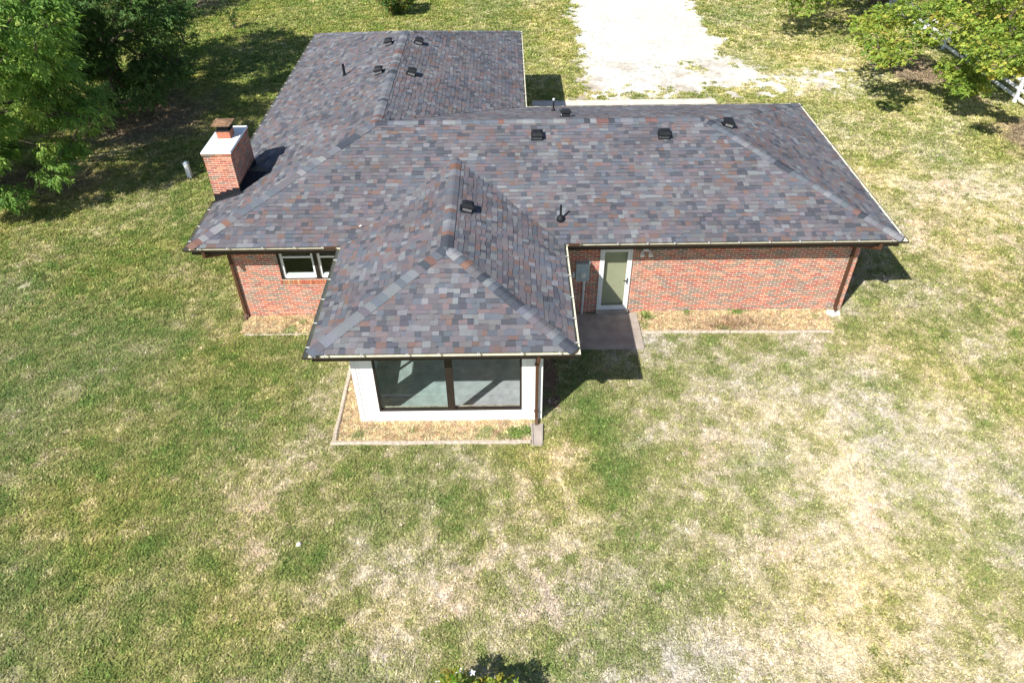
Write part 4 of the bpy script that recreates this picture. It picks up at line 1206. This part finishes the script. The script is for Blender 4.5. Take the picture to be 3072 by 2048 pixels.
# ------------------------------------------------------------------ grass
src = bpy.data.collections.new('grass_tuft_sources')
def tuft(seed, nb, ln, sp, wd, lean):
    R_ = np.random.default_rng(seed); V = []; F = []; bv = []
    for k in range(nb):
        a = R_.uniform(0, 6.283); r = sp * math.sqrt(R_.random())
        x, y = r * math.cos(a), r * math.sin(a)
        a2 = R_.uniform(0, 6.283); le = R_.uniform(lean * .5, lean); L = ln * R_.uniform(.6, 1.2)
        dx, dy, dz = math.cos(a2) * math.sin(le), math.sin(a2) * math.sin(le), math.cos(le)
        w = wd * R_.uniform(.7, 1.3); sx, sy = -math.sin(a2) * w / 2, math.cos(a2) * w / 2
        n = len(V)
        m_ = (x + dx * L * .55, y + dy * L * .55, dz * L * .62)
        t_ = (x + dx * L * 1.05, y + dy * L * 1.05, dz * L * .8)
        V += [(x - sx, y - sy, -.01), (x + sx, y + sy, -.01), (m_[0] + sx, m_[1] + sy, m_[2]), (m_[0] - sx, m_[1] - sy, m_[2]), t_]
        F += [(n, n + 1, n + 2, n + 3), (n + 3, n + 2, n + 4)]
        q = R_.uniform(.7, 1.3); bv += [q, q]
    me = bpy.data.meshes.new('grass_tuft'); me.from_pydata(V, [], F); me.materials.append(M['grass'])
    at = me.attributes.new('bv', 'FLOAT', 'FACE'); at.data.foreach_set('value', np.array(bv, np.float32))
    o = bpy.data.objects.new('grass_tuft', me); src.objects.link(o)
for s in range(6): tuft(100 + s, 12, .07, .064, .015, 1.32)

def sample(n, x0, x1, y0, y1): return rng.uniform(x0, x1, n), rng.uniform(y0, y1, n)
pts = []
def zone(dens, x0, x1, y0, y1, scl, dsh=0.0, bed=False):
    n = int(dens * (x1 - x0) * (y1 - y0)); x, y = sample(n, x0, x1, y0, y1)
    lim = 4.5 + .86 * (y + 15.4)          # inside the view plus a margin
    k = (np.abs(x) < lim) if not bed else np.ones(n, bool)
    if not bed:
        inh = ((x > wallL) & (x < wallR) & (y > wallF) & (y < wallB)) | ((x > wallL) & (x < wallLR) & (y > wallF) & (y < wallG)) | ((x > sunL) & (x < sunR) & (y > sunF) & (y < wallF + .1))
        inh |= (x > 1.48) & (x < 3.84) & (y > .32) & (y < wallF)
        inh |= (x > 1.15) & (x < 9.8) & (y > wallB) & (y < 18.3)
        inh |= (x > .52) & (x < .87) & (y > -3.23) & (y < -2.5)
        inh |= (x > sunR) & (x < 1.3) & (y > -1.9) & (y < wallF) & (rng.random(n) < .85)
        for (a, c, d_, e) in BEDS: inh |= (x > a - .06) & (x < c + .02) & (y > d_ - .06) & (y < e + .02)
        k &= ~inh
        dm = (y > 18) & (x > 2.4) & (x < 20)
        dmv = np.full(n, -1.0); dmv[dm] = drive_mask(x[dm], y[dm]); k &= (dmv < -.02) | ((dmv < .35) & (rng.random(n) < .25))
    x, y = x[k], y[k]
    pts.append((x, y, np.full(len(x), scl), np.full(len(x), dsh), np.full(len(x), bed)))
zone(235, -16, 16, -10.5, 2, 1.0)
zone(130, -26, 26, 2, 12, 1.2)
zone(90, -36, 36, 12, 24, 1.6)
zone(60, -44, 44, 24, 40, 2.1)
for (a, c, d_, e) in BEDS: zone(480, a, c, d_, e, .78, 0, True)
X = np.concatenate([p[0] for p in pts]); Y = np.concatenate([p[1] for p in pts]); SCL = np.concatenate([p[2] for p in pts]); BED = np.concatenate([p[4] for p in pts]).astype(bool)
dr = dryness(X, Y) + rng.normal(0, .19, len(X))
CC = grass_col(X, Y, dr)
nb_ = int(BED.sum())
straw = np.array([.76, .615, .39]) * rng.uniform(.65, 1.2, (nb_, 1)) * (1 + rng.normal(0, .06, (nb_, 3)))
straw = np.where(rng.random((nb_, 1)) < .14, straw * [.62, .5, .45], straw)
straw = np.where(fbm(X[BED], Y[BED], .5, 333, 2)[:, None] > .74, straw * [.55, .72, .5], straw)
bx_, by_ = X[BED], Y[BED]
brush = np.exp(-(((bx_ - 6.6) / 1.3) ** 2 + ((by_ - 1.42) / .32) ** 2))[:, None]
straw = straw * (1 - .45 * brush * np.array([.9, 1.0, 1.0]))
weed = np.zeros(nb_, bool)
for (wx_, wy_, wr_) in ((4.12, 1.86, .16), (6.75, 1.98, .14), (.18, -2.82, .18), (.42, -2.72, .12), (5.3, 2.0, .08), (-5.6, 1.9, .08)):
    weed |= (bx_ - wx_) ** 2 + (by_ - wy_) ** 2 < wr_ ** 2 * rng.uniform(.3, 1.6, nb_)
straw[weed] = np.array([.20, .28, .07])
CC[BED] = straw
CC *= rng.uniform(.64, 1.32, (len(X), 1))
sz = SCL * rng.uniform(.7, 1.3, len(X)) * np.clip(1.15 - .4 * np.clip(dr - .3, 0, 1), .6, 1.2)
sz[BED] = sz[BED] * (1 + .7 * brush[:, 0]) * np.where(weed, 1.5, 1.0)
ZG = ground_z(X, Y); ZG[BED] = .022
me = bpy.data.meshes.new('lawn_grass')
me.vertices.add(len(X)); me.vertices.foreach_set('co', np.stack([X, Y, ZG], -1).astype(np.float32).ravel())
at = me.attributes.new('col', 'FLOAT_COLOR', 'POINT'); arr = np.ones((len(X), 4), np.float32); arr[:, :3] = np.clip(CC, .005, .9); at.data.foreach_set('color', arr.ravel())
at = me.attributes.new('sz', 'FLOAT', 'POINT'); at.data.foreach_set('value', sz.astype(np.float32))
at = me.attributes.new('rz', 'FLOAT', 'POINT'); at.data.foreach_set('value', rng.uniform(0, 6.283, len(X)).astype(np.float32))
me.update()
lawn = tag(link('lawn_grass', me), 'mown lawn grass, green on the left and straw coloured on the right', 'grass', kind='stuff')
ng = bpy.data.node_groups.new('grass_scatter', 'GeometryNodeTree')
ng.interface.new_socket('Geometry', in_out='INPUT', socket_type='NodeSocketGeometry')
ng.interface.new_socket('Geometry', in_out='OUTPUT', socket_type='NodeSocketGeometry')
N, L = ng.nodes, ng.links
gi, go = N.new('NodeGroupInput'), N.new('NodeGroupOutput')
ip = N.new('GeometryNodeInstanceOnPoints'); ci = N.new('GeometryNodeCollectionInfo')
ci.inputs['Collection'].default_value = src; ci.inputs['Separate Children'].default_value = True; ci.inputs['Reset Children'].default_value = True
mp = N.new('GeometryNodeMeshToPoints')
L.new(gi.outputs[0], mp.inputs['Mesh']); L.new(mp.outputs[0], ip.inputs['Points']); L.new(ci.outputs[0], ip.inputs['Instance'])
ip.inputs['Pick Instance'].default_value = True
na = N.new('GeometryNodeInputNamedAttribute'); na.data_type = 'FLOAT'; na.inputs[0].default_value = 'sz'
nr = N.new('GeometryNodeInputNamedAttribute'); nr.data_type = 'FLOAT'; nr.inputs[0].default_value = 'rz'
cx_ = N.new('ShaderNodeCombineXYZ')
L.new(nr.outputs['Attribute'], cx_.inputs['Z']); L.new(cx_.outputs[0], ip.inputs['Rotation']); L.new(na.outputs['Attribute'], ip.inputs['Scale'])
L.new(ip.outputs[0], go.inputs[0])
md = lawn.modifiers.new('grass_scatter', 'NODES'); md.node_group = ng
print('tufts', len(X), 'bricks', len(pb), 'shingles', len(pieces_sh), 'caps', len(caps))
